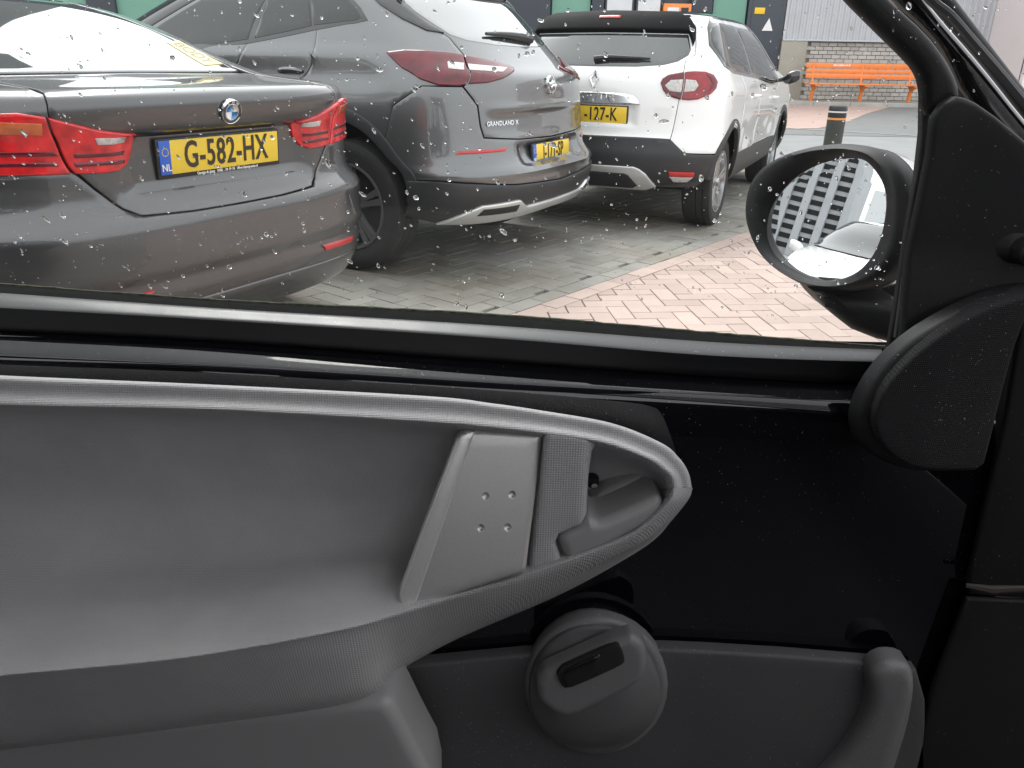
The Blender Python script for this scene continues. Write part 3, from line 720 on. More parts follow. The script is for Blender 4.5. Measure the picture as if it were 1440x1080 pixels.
for sg in (1, -1):
    fx = (lambda L: list(L)) if sg > 0 else mir
    li = patch('tail_lamp', fn, fx(lin), M['lamp'], car, .016, off=.012, thick=.028, rnd=.005, nr=3); tag(li, 'inner red tail lamp on the boot lid')
    lo = patch('tail_lamp', fn, fx(lout), M['lamp'], car, .02, off=.012, thick=.028, rnd=.005, nr=3)
    patch('reversing_lens', fn, fx([(.50, .890), (.395, .885), (.395, .868), (.49, .870)]), M['lampw'], li, .012, off=.0145, thick=.004, rnd=.001)
    for zz in (.806, .832): patch('lens_bar', fn, fx([(.555, zz + .003), (.40, zz), (.395, zz + .011), (.56, zz + .016)]), M['lampd'], li, .02, off=.0140, thick=.004, rnd=.001)
    patch('indicator_lens', fn, fx([(.655, .938), (.80, .945), (.93, .922), (.92, .900), (.80, .915), (.645, .905)]), M['lampo'], lo, .02, off=.0140, thick=.004, rnd=.001)
    for zz in (.815, .845): patch('lens_bar', fn, fx([(.60, zz), (.90, zz + .012), (.93, zz + .025), (.615, zz + .013)]), M['lampd'], lo, .02, off=.0140, thick=.004, rnd=.001)
    patch('reflector', fn, fx([(.42, .388), (.64, .383), (.65, .404), (.40, .412)]), M['refl'], car, .03, off=.006, thick=.02, rnd=.002)
plate(S, car, 'G-582-HX', 0, .808, R(-4), off=.008, dealer='Garage de Jong   0182 - 34 19 18   www.dejong-auto.nl')
def bmw_emblem(r):
    e = MB().lathe([(-.006, .0005), (-.006, r * .66), (-.0075, r * .68), (-.0075, r * .97), (-.004, r), (.006, r)], 40, 'y').build('emblem', M['gloss'])
    for (q0, mm) in ((0, 'bmwblue'), (1, 'wht'), (2, 'bmwblue'), (3, 'wht')):
        V = [(0, -.0075, 0)]; n = 8
        for i in range(n + 1): a = math.pi / 2 * (q0 + i / n); V.append((r * .63 * -math.cos(a), -.0075, r * .63 * math.sin(a)))
        V2 = [(x, -.005, z) for x, y, z in V]
        mesh('emblem_quarter', V + V2, [tuple(range(n + 2))] + [(i, i + 1, i + 1 + n + 2, i + n + 2) for i in range(n + 1)], M[mm], e)
    MB().lathe([(-.0085, r * .63), (-.009, r * .66), (-.0085, r * .69), (-.006, r * .7)], 40, 'y').build('emblem_ring', M['chrome'], e)
    MB().lathe([(-.0085, r * .94), (-.0095, r * .97), (-.0085, r * 1.0), (-.0, r * 1.02)], 40, 'y').build('emblem_ring', M['chrome'], e)
    for ch, ang in (('B', 125), ('M', 90), ('W', 55)):
        a = R(ang); text_obj('emblem_letter', ch, r * .30, M['wht'], e, (r * .815 * math.cos(a), -.0078, r * .815 * math.sin(a)), rot=(R(90), -(a - R(90)), 0), extrude=.0006)
    return e
disc_emblem(car, S, 0, .945, .041, bmw_emblem)
def on_quad(name, body, Q, S, off, material, parent, x0, x1):
    """lettering laid on the body surface inside the (s,t) quad Q = bottom-left, bottom-right, top-right, top-left"""
    o = text_obj(name, body, 1.0, material, parent, (0, 0, 0), (0, 0, 0), extrude=0.)
    V = np.array([v.co[:] for v in o.data.vertices]); lo, hi = V.min(0), V.max(0)
    u = x0 + (x1 - x0) * (V[:, 0] - lo[0]) / (hi[0] - lo[0]); v = .15 + .7 * (V[:, 1] - lo[1]) / (hi[1] - lo[1]); Q = np.array(Q)
    st = Q[0] * ((1 - u) * (1 - v))[:, None] + Q[1] * (u * (1 - v))[:, None] + Q[2] * (u * v)[:, None] + Q[3] * ((1 - u) * v)[:, None]
    P = S.pt(st[:, 0], st[:, 1], off)
    for vv, p in zip(o.data.vertices, P): vv.co = Vector(p)
    o.data.update(); return o
QS = [(.506, 1.300), (.440, 1.198), (.600, 1.206), (.648, 1.312)]
sk_ = patch('window_sign', fn, QS, mat('pale yellow sign', (.70, .60, .28), .5), car, .03, off=.005, thick=.004, rnd=.0005)  # sign seen in the glass, laid on its surface as a flat patch
on_quad('sign_lettering', 'BODY', QS, S, .0062, mat('grey print', (.22, .21, .15), .5), sk_, .08, .92)

# ---- mid grey SUV
def opel_disp(S, s, t, P):
    a = np.abs(s)
    d = -.030 * sstep(.555, .585, t) * (1 - sstep(.675, .69, t)) * (1 - sstep(.36, .46, a))
    d = d + .010 * np.exp(-((t - .872) / .018) ** 2) * (1 - sstep(.55, .70, a))
    d = d - .012 * sstep(.70, .76, t) * (1 - sstep(.83, .865, t)) * (1 - sstep(.55, .70, a))
    d = d + .020 * np.exp(-((t - 1.125) / .022) ** 2) * sstep(.9, 1.3, a) * (1 - sstep(3.8, 4.2, a))
    d = d - .022 * np.exp(-((t - 1.02) / .07) ** 2) * sstep(1.0, 1.5, a) * (1 - sstep(3.8, 4.2, a))
    d = d + .012 * np.exp(-((t - .54) / .02) ** 2) * (1 - sstep(1.1, 1.2, a))
    return d
S = OPEL['surf'](); S.disp = opel_disp
rw, fw = .95, 3.625
sp = dict(sc=s_of(S, rw, .35), sf=s_of(S, fw, .35), lift=.0504, zc=.37, ra=.44, rt=.372, rr=.245, tr=1.50, rimm=M['rimd'], tb=.46, t_sill=.26, tbon=1.10, sfl=s_of(S, S.L - S.Bf - .02, .5), a0=138, a1=52, clad=.06, ca=10, sillmat=M['clad'])
sc = sp['sc']; print('opel sc', sc)
sp['qrear'] = [(.89, 1.40), (.82, 1.345), (.755, 1.282), (.685, 1.222), (.668, 1.137), (.81, .99), (1.02, .988), (1.20, .885)]
sp['qtop'] = .82
q = sc + .27; sp['qd'] = [(q, .70), (q + .02, 1.01), (q, 1.075), (q - .08, 1.17), (q - .16, 1.26), (q - .22, 1.50)]
m_ = s_of(S, 2.02, .6); sp['dd'] = [(m_, .46), (m_ + .03, 1.08), (m_ + .12, 1.50)]
f_ = s_of(S, 3.12, .6); sp['df'] = [(f_, .46), (f_, 1.0), (sp['sfl'] - .04, 1.10), (sp['sfl'] - .04, 1.50)]
sp['h1'] = (2.07, 1.045); sp['h2'] = (m_ + .25, 1.02); sp['ms'] = f_ + .05; sp['mt'] = 1.06
bw = lambda s_: 1.275 - .065 * (s_ - 1.6)
sp['windows'] = [('quarter', [(q - .13, bw(q - .13) + .012), (1.19, 1.298), (1.135, 1.312), (1.13, 1.35), (1.16, 1.46), (q - .17, 1.465)]), ('rear', [(q - .10, bw(q - .10) + .012), (m_ - .03, bw(m_) + .005), (m_ + .06, 1.465), (q - .14, 1.465)]), ('front', [(m_ + .06, bw(m_)), (f_ + .1, 1.13), (sp['sfl'] - .08, 1.14), (sp['sfl'] - .09, 1.44), (m_ + .14, 1.465)])]
sp['wtrim'] = [(1.10, 1.300), (1.2, 1.285), (q - .12, bw(q - .12) - .012), (m_, bw(m_) - .02), (f_ + .1, 1.105), (sp['sfl'] - .05, 1.115), (sp['sfl'] - .05, 1.49), (1.14, 1.49), (1.10, 1.36)]
car, fn = car_core('suv_car', S, sp, OPEL['pose'], 'mid grey SUV between the saloon and the white car, rear plate J-171-SP', 'car', M['opel'], 'cars parked in the angled bays')
tg = [(0, .698), (.40, .708), (.688, .731), (.706, .788), (.716, .892), (.795, .985), (.66, 1.137), (.678, 1.222), (.748, 1.282), (.813, 1.345), (.862, 1.40), (.80, 1.49), (0, 1.49)]
patch('tailgate', fn, sym(tg), M['opel'], car, .02, thick=.014, rnd=.003)
ub = [(0, .452), (.55, .478), (.83, .505), (1.03, .518), (sc - .425, .51)] + arc(sc, .37, .44, 161, 139, 5) + [(1.198, .8825), (1.018, .986), (.805, .985), (.724, .89), (.714, .788), (.695, .725), (.40, .702), (0, .692)]
patch('rear_bumper', fn, sym(ub), M['opel'], car, .022, thick=.014, rnd=.003)
lc = [(0, .277), (.5, .275), (.95, .279), (sc - .435, .31)] + arc(sc, .37, .44, 186, 162, 4) + [(1.03, .513), (.83, .500), (.55, .473), (0, .447)]
lcp = patch('lower_bumper', fn, sym(lc), M['clad'], car, .025, off=.010, thick=.03, rnd=.006)
sk = [(0, .292), (.40, .288), (.70, .285), (.985, .288), (.90, .33), (.80, .375), (.77, .386), (.51, .392), (.485, .388), (.42, .352), (.38, .345), (0, .340)]
patch('skid_plate', fn, sym(sk), M['silver'], car, .02, off=.026, thick=.03, rnd=.006, nr=3)
for sg in (1, -1):
    fx = (lambda L: list(L)) if sg > 0 else mir
    patch('exhaust_opening', fn, fx([(.79, .338), (.50, .334), (.495, .370), (.76, .370)]), M['black'], car, .03, off=.029, thick=.01, rnd=.002)
    l1 = patch('tail_lamp', fn, fx([(1.107, 1.143), (1.0, 1.156), (.889, 1.155), (.745, 1.147), (.675, 1.138), (.785, .995), (.83, .988), (.936, .990), (1.03, 1.02), (1.087, 1.068)]), M['lampd'], car, .02, off=.010, thick=.026, rnd=.006, nr=3)
    l2 = patch('tail_lamp', fn, fx([(.667, 1.136), (.51, 1.113), (.345, 1.085), (.33, 1.075), (.36, 1.06), (.526, 1.023), (.643, 1.004), (.772, .998)]), M['lampd'], car, .02, off=.010, thick=.026, rnd=.006, nr=3); tag(l2, 'inner half of the tail lamp on the tailgate')
    patch('clear_lens', fn, fx([(.811, 1.098), (.72, 1.092), (.765, 1.058), (.845, 1.064)]), M['lampw'], l1, .02, off=.0125, thick=.005, rnd=.001)
    patch('clear_lens', fn, fx([(.70, 1.088), (.582, 1.080), (.41, 1.071), (.50, 1.050), (.73, 1.058)]), M['lampw'], l2, .02, off=.0125, thick=.005, rnd=.001)
    patch('reflector', fn, fx([(.875, .648), (.85, .666), (.53, .668), (.55, .651)]), M['refl'], car, .03, off=.005, thick=.02, rnd=.002)
patch('rear_screen', fn, sym([(0, 1.190), (.30, 1.194), (.56, 1.212), (.665, 1.238), (.73, 1.29), (.80, 1.352), (.83, 1.40), (.79, 1.45), (0, 1.455)]), M['rearglass'], car, .03, off=.003, thick=.012, rnd=.003)
patch('rear_spoiler', fn, sym([(0, 1.462), (.78, 1.458), (.84, 1.40), (.86, 1.41), (.82, 1.53), (0, 1.545)]), M['gloss'], car, .04, off=.035, thick=.05, rnd=.01, nr=3)
for sg in (1, -1):
    pl = [(.70, 1.245), (.752, 1.287), (.815, 1.348), (.865, 1.405), (.85, 1.45), (1.02, 1.46), (.98, 1.38), (.90, 1.31), (.80, 1.255)]
    patch('pillar_trim', fn, pl if sg > 0 else mir(pl), M['gloss'], car, .03, off=.006, thick=.02)
wiper_blade(S, car, [(.22, 1.222), (.1, 1.232), (-.05, 1.238), (-.2, 1.24), (-.36, 1.238)], .018)
def opel_emblem(r):
    e = MB().lathe([(-.004, r * .80), (-.010, r * .84), (-.010, r * .96), (-.004, r), (.004, r)], 40, 'y').build('emblem', M['chrome'])
    b = MB()
    for pts in ([(-r * 1.0, 0, .1 * r), (0.05 * r, 0, .12 * r), (.42 * r, 0, .34 * r)], [(r * 1.0, 0, -.1 * r), (-.05 * r, 0, -.12 * r), (-.42 * r, 0, -.34 * r)]):
        b.tube([(x, -.009, z) for x, y, z in pts], .009, 6)
    b.build('emblem_bolt', M['chrome'], e); return e
disc_emblem(car, S, 0, .985, .052, opel_emblem, .012)
plate(S, car, 'J-171-SP', 0, .617, R(3), off=.012, dealer='-')
P, n = frame_at(S, -.54, .797, .006)
e = empty('model_lettering', parent=car); put_plane(e, P, n)
text_obj('lettering', 'GRANDLAND X', .034, M['chrome'], e, (0, 0, 0), sx=1.0, extrude=.003, spacing=1.1)

# ---- white crossover
def capt_disp(S, s, t, P):
    a = np.abs(s)
    d = .012 * np.exp(-((t - .60) / .018) ** 2) * (1 - sstep(.5, .62, a))
    d = d - .018 * np.exp(-((t - .56) / .10) ** 2) * sstep(1.5, 1.9, a) * (1 - sstep(3.0, 3.4, a))
    d = d + .012 * np.exp(-((t - .92) / .05) ** 2) * sstep(.9, 1.2, a) * (1 - sstep(1.6, 2.4, a))
    d = d - .015 * sstep(.69, .71, t) * (1 - sstep(.815, .822, t)) * (1 - sstep(.29, .34, a))
    return d
def captur(name, pose, label, group, roofmat):
    S = CAPT['surf'](); S.disp = capt_disp
    rw, fw = .66, 3.27
    sp = dict(lift=.039 if group else 0., shell=M['shellw'], sc=s_of(S, rw, .33), sf=s_of(S, fw, .33), zc=.325, ra=.355, rt=.322, rr=.225, tr=1.425, rimm=M['rim'], tb=.47, t_sill=.25, tbon=1.04, sfl=s_of(S, S.L - S.Bf - .02, .5), a0=147, a1=48, clad=.05, ca=10, sillmat=M['clad'], roofmat=roofmat, pilmat=roofmat, mirmat=M['gloss'] if roofmat is not M['white'] else M['white'])
    sc = sp['sc']
    sp['qrear'] = [(.775, 1.40), (.745, 1.30), (.745, 1.22), (.733, 1.148), (.658, 1.108), (.610, .85), (.592, .70), (.582, .612), (.69, .53)]
    sp['qtop'] = .74
    q = sc + .27; sp['qd'] = [(q, .60), (q + .08, .82), (q + .05, 1.02), (q + .02, 1.06), (q - .02, 1.425)]
    m_ = s_of(S, 1.72, .6); sp['dd'] = [(m_, .47), (m_ - .02, .98), (m_ + .05, 1.425)]
    f_ = s_of(S, 2.76, .6); sp['df'] = [(f_, .47), (f_, .90), (sp['sfl'] - .04, 1.04), (sp['sfl'] - .04, 1.425)]
    sp['h1'] = (m_ - .2, .86); sp['h2'] = (m_ + .85, .82); sp['ms'] = f_ + .12; sp['mt'] = .93; sp['msc'] = .8
    sp['windows'] = [('rear', rounded([(1.03, 1.092), (1.20, 1.055), (m_ - .10, 1.012), (m_ + .06, 1.20), (m_ + .02, 1.352), (.99, 1.348), (.89, 1.32), (.88, 1.22)], 1, .18)), ('front', rounded([(m_ - .03, 1.01), (f_ - .2, .945), (f_ + .3, .98), (sp['sfl'] - .10, 1.08), (sp['sfl'] - .12, 1.30), (3.4, 1.335), (m_ + .14, 1.352), (m_ + .16, 1.20)], 1, .15))]
    sp['wtrim'] = [(.85, 1.21), (1.0, 1.075), (1.2, 1.035), (m_, .99), (f_ - .2, .925), (f_ + .32, .955), (sp['sfl'] - .05, 1.055), (sp['sfl'] - .05, 1.415), (.93, 1.415), (.86, 1.33)]
    car, fn = car_core(name, S, sp, pose, label, 'car', M['white'], group)
    tg = [(0, .615), (.36, .618), (.578, .615), (.588, .70), (.606, .85), (.654, 1.11), (.729, 1.15), (.740, 1.22), (.740, 1.30), (.770, 1.40), (0, 1.42)]
    patch('tailgate', fn, sym(tg), M['white'], car, .02, thick=.014, rnd=.003)
    ub = [(0, .55), (.40, .555), (.60, .52), (.68, .505), (sc - .345, .50)] + arc(sc, .325, .355, 158, 148, 3) + [(.69, .526), (.60, .605), (.572, .609), (.36, .612), (0, .609)]
    patch('rear_bumper', fn, sym([(0, .30), (.55, .30), (.80, .33), (sc - .35, .36)] + arc(sc, .325, .355, 174, 149, 5) + [(.69, .524), (.595, .604), (.572, .608), (.36, .611), (0, .608)]), M['clad'], car, .022, off=.006, thick=.03, rnd=.006)
    skd = [(0, .272), (.45, .268), (.53, .298), (.45, .385), (.40, .415), (.36, .428), (0, .425)]
    patch('skid_plate', fn, sym(skd), M['silver'], car, .02, off=.020, thick=.03, rnd=.006, nr=3)
    patch('skid_opening', fn, sym([(0, .285), (.36, .285), (.395, .305), (.33, .375), (.30, .385), (0, .385)]), M['clad'], car, .03, off=.024, thick=.02, rnd=.004)
    for sg in (1, -1):
        fx = (lambda L: list(L)) if sg > 0 else mir
        lens = lambda sh: sh
        l1 = patch('tail_lamp', fn, fx([(.481, .970), (.495, .995), (.53, 1.018), (.645, 1.038), (.636, .95), (.621, .868), (.58, .876), (.53, .892), (.50, .925)]), M['lampd'], car, .016, off=.012, thick=.026, rnd=.006, nr=3); tag(l1, 'inner half of the tail lamp on the tailgate')
        l2 = patch('tail_lamp', fn, fx([(.651, 1.039), (.72, 1.044), (.80, 1.042), (.863, 1.024), (.892, .98), (.875, .94), (.83, .905), (.74, .872), (.68, .865), (.627, .868), (.642, .95)]), M['lampm'], car, .016, off=.012, thick=.026, rnd=.006, nr=3)
        patch('clear_lens', fn, fx([(.512, .952), (.55, .984), (.633, .990), (.622, .912), (.545, .918)]), M['lampw'], l1, .015, off=.0145, thick=.005, rnd=.001)
        patch('clear_lens', fn, fx([(.652, .990), (.72, .985), (.738, .955), (.71, .922), (.640, .914)]), M['lampw'], l2, .015, off=.0145, thick=.005, rnd=.001)
        patch('dark_lens', fn, fx([(.80, 1.028), (.855, 1.01), (.872, .975), (.855, .945), (.80, .91), (.84, .97)]), M['lampd'], l2, .015, off=.0145, thick=.005, rnd=.001)
        patch('reflector', fn, fx([(.605, .405), (.785, .402), (.79, .375), (.615, .378)]), M['refl'], car, .03, off=.016, thick=.02, rnd=.002)
        patch('reversing_lens', fn, fx([(.615, .372), (.785, .369), (.75, .335), (.65, .335)]), M['lampw'], car, .03, off=.012, thick=.02, rnd=.002)
    patch('rear_screen', fn, sym([(0, 1.066), (.30, 1.068), (.50, 1.082), (.60, 1.105), (.68, 1.145), (.70, 1.18), (.685, 1.275), (0, 1.28)]), M['carglass2'], car, .03, off=.003, thick=.012, rnd=.003)
    patch('rear_spoiler', fn, sym([(0, 1.286), (.69, 1.280), (.715, 1.20), (.73, 1.23), (.74, 1.30), (.70, 1.36), (.60, 1.40), (0, 1.415)]), M['spoil'], car, .03, off=.04, thick=.05, rnd=.012, nr=3)
    patch('brake_light', fn, sym([(0, 1.352), (.10, 1.351), (.10, 1.366), (0, 1.367)]), M['refl'], car, .03, off=.043, thick=.02, rnd=.002)
    patch('chrome_strip', fn, sym([(0, .825), (.35, .828), (.335, .86), (.30, .885), (.24, .897), (0, .90)]), M['chrome'], car, .02, off=.010, thick=.02, rnd=.004, nr=3)
    P, n = frame_at(S, 0, .865, .014); e = empty('model_lettering', parent=car); put_plane(e, P, n)
    text_obj('lettering', 'CAPTUR', .062, M['chrome'], e, (0, 0, 0), sx=1.25, extrude=.004, spacing=1.2)
    def diamond(r):
        e = MB()
        for sc_, y in ((1, 0),):
            o = [(0, r), (r * .62, 0), (0, -r), (-r * .62, 0)]; i_ = [(0, r * .55), (r * .30, 0), (0, -r * .55), (-r * .30, 0)]
            V = [(x, .004, z) for x, z in o] + [(x * .8, -.010, z * .8) for x, z in o] + [(x, -.004, z) for x, z in i_]
            F = [(k, (k + 1) % 4, 4 + (k + 1) % 4, 4 + k) for k in range(4)] + [(4 + k, 4 + (k + 1) % 4, 8 + (k + 1) % 4, 8 + k) for k in range(4)]
            e.add(V, F)
        return e.build('emblem', M['chrome'], None, False)
    disc_emblem(car, S, 0, .985, .062, diamond, .006)
    wiper_blade(S, car, [(-.03, 1.10), (.08, 1.113), (.2, 1.112), (.32, 1.11), (.40, 1.108)], .015)
    return car, S
M['lampm'] = mat('deep red lamp lens', (.24, .004, .010), .12, 0, .5, noise=.3, nscale=25)
M['carglass2'] = mat('grey rear glass', (.04, .044, .044), .03, 0, .7, spec=.8, ior=1.6, noise=.4, nscale=2.5)
car, S = captur('crossover_car', CAPT['pose'], 'white crossover car with black roof and rear spoiler, parked behind the bollard', 'cars parked in the angled bays', M['gloss'])
plate(S, car, '-127-K', 0, .757, R(-2), off=.004, dealer='-')

# ------------------------------------------------------------------ own car: outlines in metres
SEAL = [[(-0.6271,0.6,0.963),(-0.4898,0.6,0.955),(-0.4067,0.6,0.9501),(-0.239,0.6,0.9403),(-0.0124,0.6,0.9315),(0.1599,0.6,0.9196),(0.2993,0.6,0.9106)],[(-0.6194,0.592,0.9634),(-0.4837,0.592,0.9555),(-0.4017,0.592,0.9507),(-0.2361,0.592,0.941),(-0.0122,0.592,0.9322),(0.1579,0.592,0.9205),(0.2957,0.592,0.9116)],[(-0.6059,0.578,0.964),(-0.4731,0.578,0.9564),(-0.3928,0.578,0.9519),(-0.2308,0.578,0.9427),(-0.0119,0.578,0.9332),(0.1545,0.578,0.9223),(0.2888,0.578,0.916)],[(-0.5947,0.566,0.9636),(-0.4643,0.566,0.9564),(-0.3855,0.566,0.9521),(-0.2264,0.566,0.9433),(-0.0116,0.566,0.9331),(0.1517,0.566,0.923),(0.283,0.566,0.9191)],[(-0.5932,0.564,0.9625),(-0.4631,0.564,0.9553),(-0.3845,0.564,0.951),(-0.2259,0.564,0.9422),(-0.0115,0.564,0.9321),(0.1514,0.564,0.922),(0.2824,0.564,0.918)],[(-0.59,0.559,0.9584),(-0.4604,0.559,0.9522),(-0.382,0.559,0.9484),(-0.2243,0.559,0.9408),(-0.0114,0.559,0.9304),(0.1505,0.559,0.92),(0.2805,0.559,0.9167)],[(-0.5873,0.5545,0.9542),(-0.458,0.5545,0.9489),(-0.3799,0.5545,0.9456),(-0.2228,0.5545,0.9392),(-0.0113,0.5545,0.9285),(0.1497,0.5545,0.9179),(0.2789,0.5545,0.9152)],[(-0.5865,0.5532,0.953),(-0.4574,0.5532,0.9476),(-0.3794,0.5532,0.9444),(-0.2225,0.5532,0.9379),(-0.0112,0.5532,0.9273),(0.1495,0.5532,0.9167),(0.2785,0.5532,0.9139)],[(-0.5897,0.553,0.944),(-0.4596,0.553,0.9393),(-0.3812,0.553,0.9365),(-0.2234,0.553,0.9307),(-0.0111,0.553,0.9192),(0.1503,0.553,0.9093),(0.2801,0.553,0.9057)],[(-0.5941,0.5535,0.9336),(-0.4628,0.5535,0.9295),(-0.3837,0.5535,0.9271),(-0.2247,0.5535,0.9221),(-0.0111,0.5535,0.9096),(0.1514,0.5535,0.9004),(0.2822,0.5535,0.8959)],[(-0.6079,0.566,0.9283),(-0.4736,0.566,0.9241),(-0.3926,0.566,0.9216),(-0.2299,0.566,0.9165),(-0.0113,0.566,0.9036),(0.155,0.566,0.8943),(0.2888,0.566,0.8896)]]
PAINT = [[(-0.6126,0.572,0.9308),(-0.4773,0.572,0.9266),(-0.3957,0.572,0.9241),(-0.2318,0.572,0.919),(-0.0115,0.572,0.9061),(0.1561,0.572,0.8967),(0.2403,0.572,0.8938),(0.3021,0.572,0.8922),(0.3428,0.572,0.8857),(0.3839,0.572,0.8785)],[(-0.5986,0.5575,0.9317),(-0.4663,0.5575,0.9276),(-0.3866,0.5575,0.9251),(-0.2264,0.5575,0.9201),(-0.0111,0.5575,0.9075),(0.1526,0.5575,0.8983),(0.2349,0.5575,0.8954),(0.2953,0.5575,0.8939),(0.335,0.5575,0.8875),(0.3753,0.5575,0.8805)],[(-0.5947,0.552,0.9281),(-0.4632,0.552,0.9244),(-0.3839,0.552,0.9221),(-0.2248,0.552,0.9175),(-0.011,0.552,0.9055),(0.1515,0.552,0.897),(0.2332,0.552,0.8939),(0.2932,0.552,0.8922),(0.3326,0.552,0.8858),(0.3726,0.552,0.8788)],[(-0.5907,0.5462,0.9242),(-0.4599,0.5462,0.9207),(-0.3812,0.5462,0.9187),(-0.2231,0.5462,0.9145),(-0.0108,0.5462,0.9031),(0.1503,0.5462,0.8953),(0.2314,0.5462,0.8919),(0.291,0.5462,0.8901),(0.3302,0.5462,0.8838),(0.3698,0.5462,0.8768)],[(-0.5867,0.5405,0.9203),(-0.4567,0.5405,0.9172),(-0.3785,0.5405,0.9153),(-0.2214,0.5405,0.9115),(-0.0107,0.5405,0.9008),(0.1492,0.5405,0.8936),(0.2297,0.5405,0.89),(0.2889,0.5405,0.888),(0.3278,0.5405,0.8817),(0.3671,0.5405,0.8748)],[(-0.5835,0.5355,0.9161),(-0.4541,0.5355,0.9134),(-0.3763,0.5355,0.9117),(-0.22,0.5355,0.9084),(-0.0105,0.5355,0.8983),(0.1483,0.5355,0.8916),(0.2283,0.5355,0.8879),(0.2871,0.5355,0.8857),(0.3258,0.5355,0.8794),(0.3649,0.5355,0.8725)],[(-0.5819,0.5325,0.913),(-0.4529,0.5325,0.9099),(-0.3753,0.5325,0.908),(-0.2195,0.5325,0.9042),(-0.0104,0.5325,0.8934),(0.1483,0.5325,0.886),(0.2281,0.5325,0.8825),(0.2868,0.5325,0.8805),(0.3254,0.5325,0.8743),(0.3645,0.5325,0.8673)],[(-0.5846,0.5312,0.9023),(-0.4551,0.5312,0.8991),(-0.3771,0.5312,0.8972),(-0.2204,0.5312,0.8934),(-0.0103,0.5312,0.8824),(0.1492,0.5312,0.875),(0.2295,0.5312,0.8714),(0.2885,0.5312,0.8694),(0.3273,0.5312,0.8631),(0.3666,0.5312,0.856)],[(-0.6012,0.5305,0.8561),(-0.4678,0.5305,0.8528),(-0.3875,0.5305,0.8507),(-0.2263,0.5305,0.8466),(-0.0098,0.5305,0.835),(0.1545,0.5305,0.8271),(0.2372,0.5305,0.8234),(0.2981,0.5305,0.8212),(0.3381,0.5305,0.8145),(0.3786,0.5305,0.807)],[(-0.6439,0.53,0.7407),(-0.5007,0.53,0.7367),(-0.4145,0.53,0.7344),(-0.2413,0.53,0.7297),(-0.0087,0.53,0.7162),(0.168,0.53,0.7071),(0.2571,0.53,0.7027),(0.3225,0.53,0.7003),(0.3657,0.53,0.6924),(0.4095,0.53,0.6838)],[(-0.738,0.529,0.4866),(-0.5732,0.529,0.4814),(-0.474,0.529,0.4783),(-0.2745,0.529,0.472),(-0.0063,0.529,0.4541),(0.1979,0.529,0.4419),(0.301,0.529,0.436),(0.3767,0.529,0.4327),(0.427,0.529,0.4222),(0.478,0.529,0.4106)]]
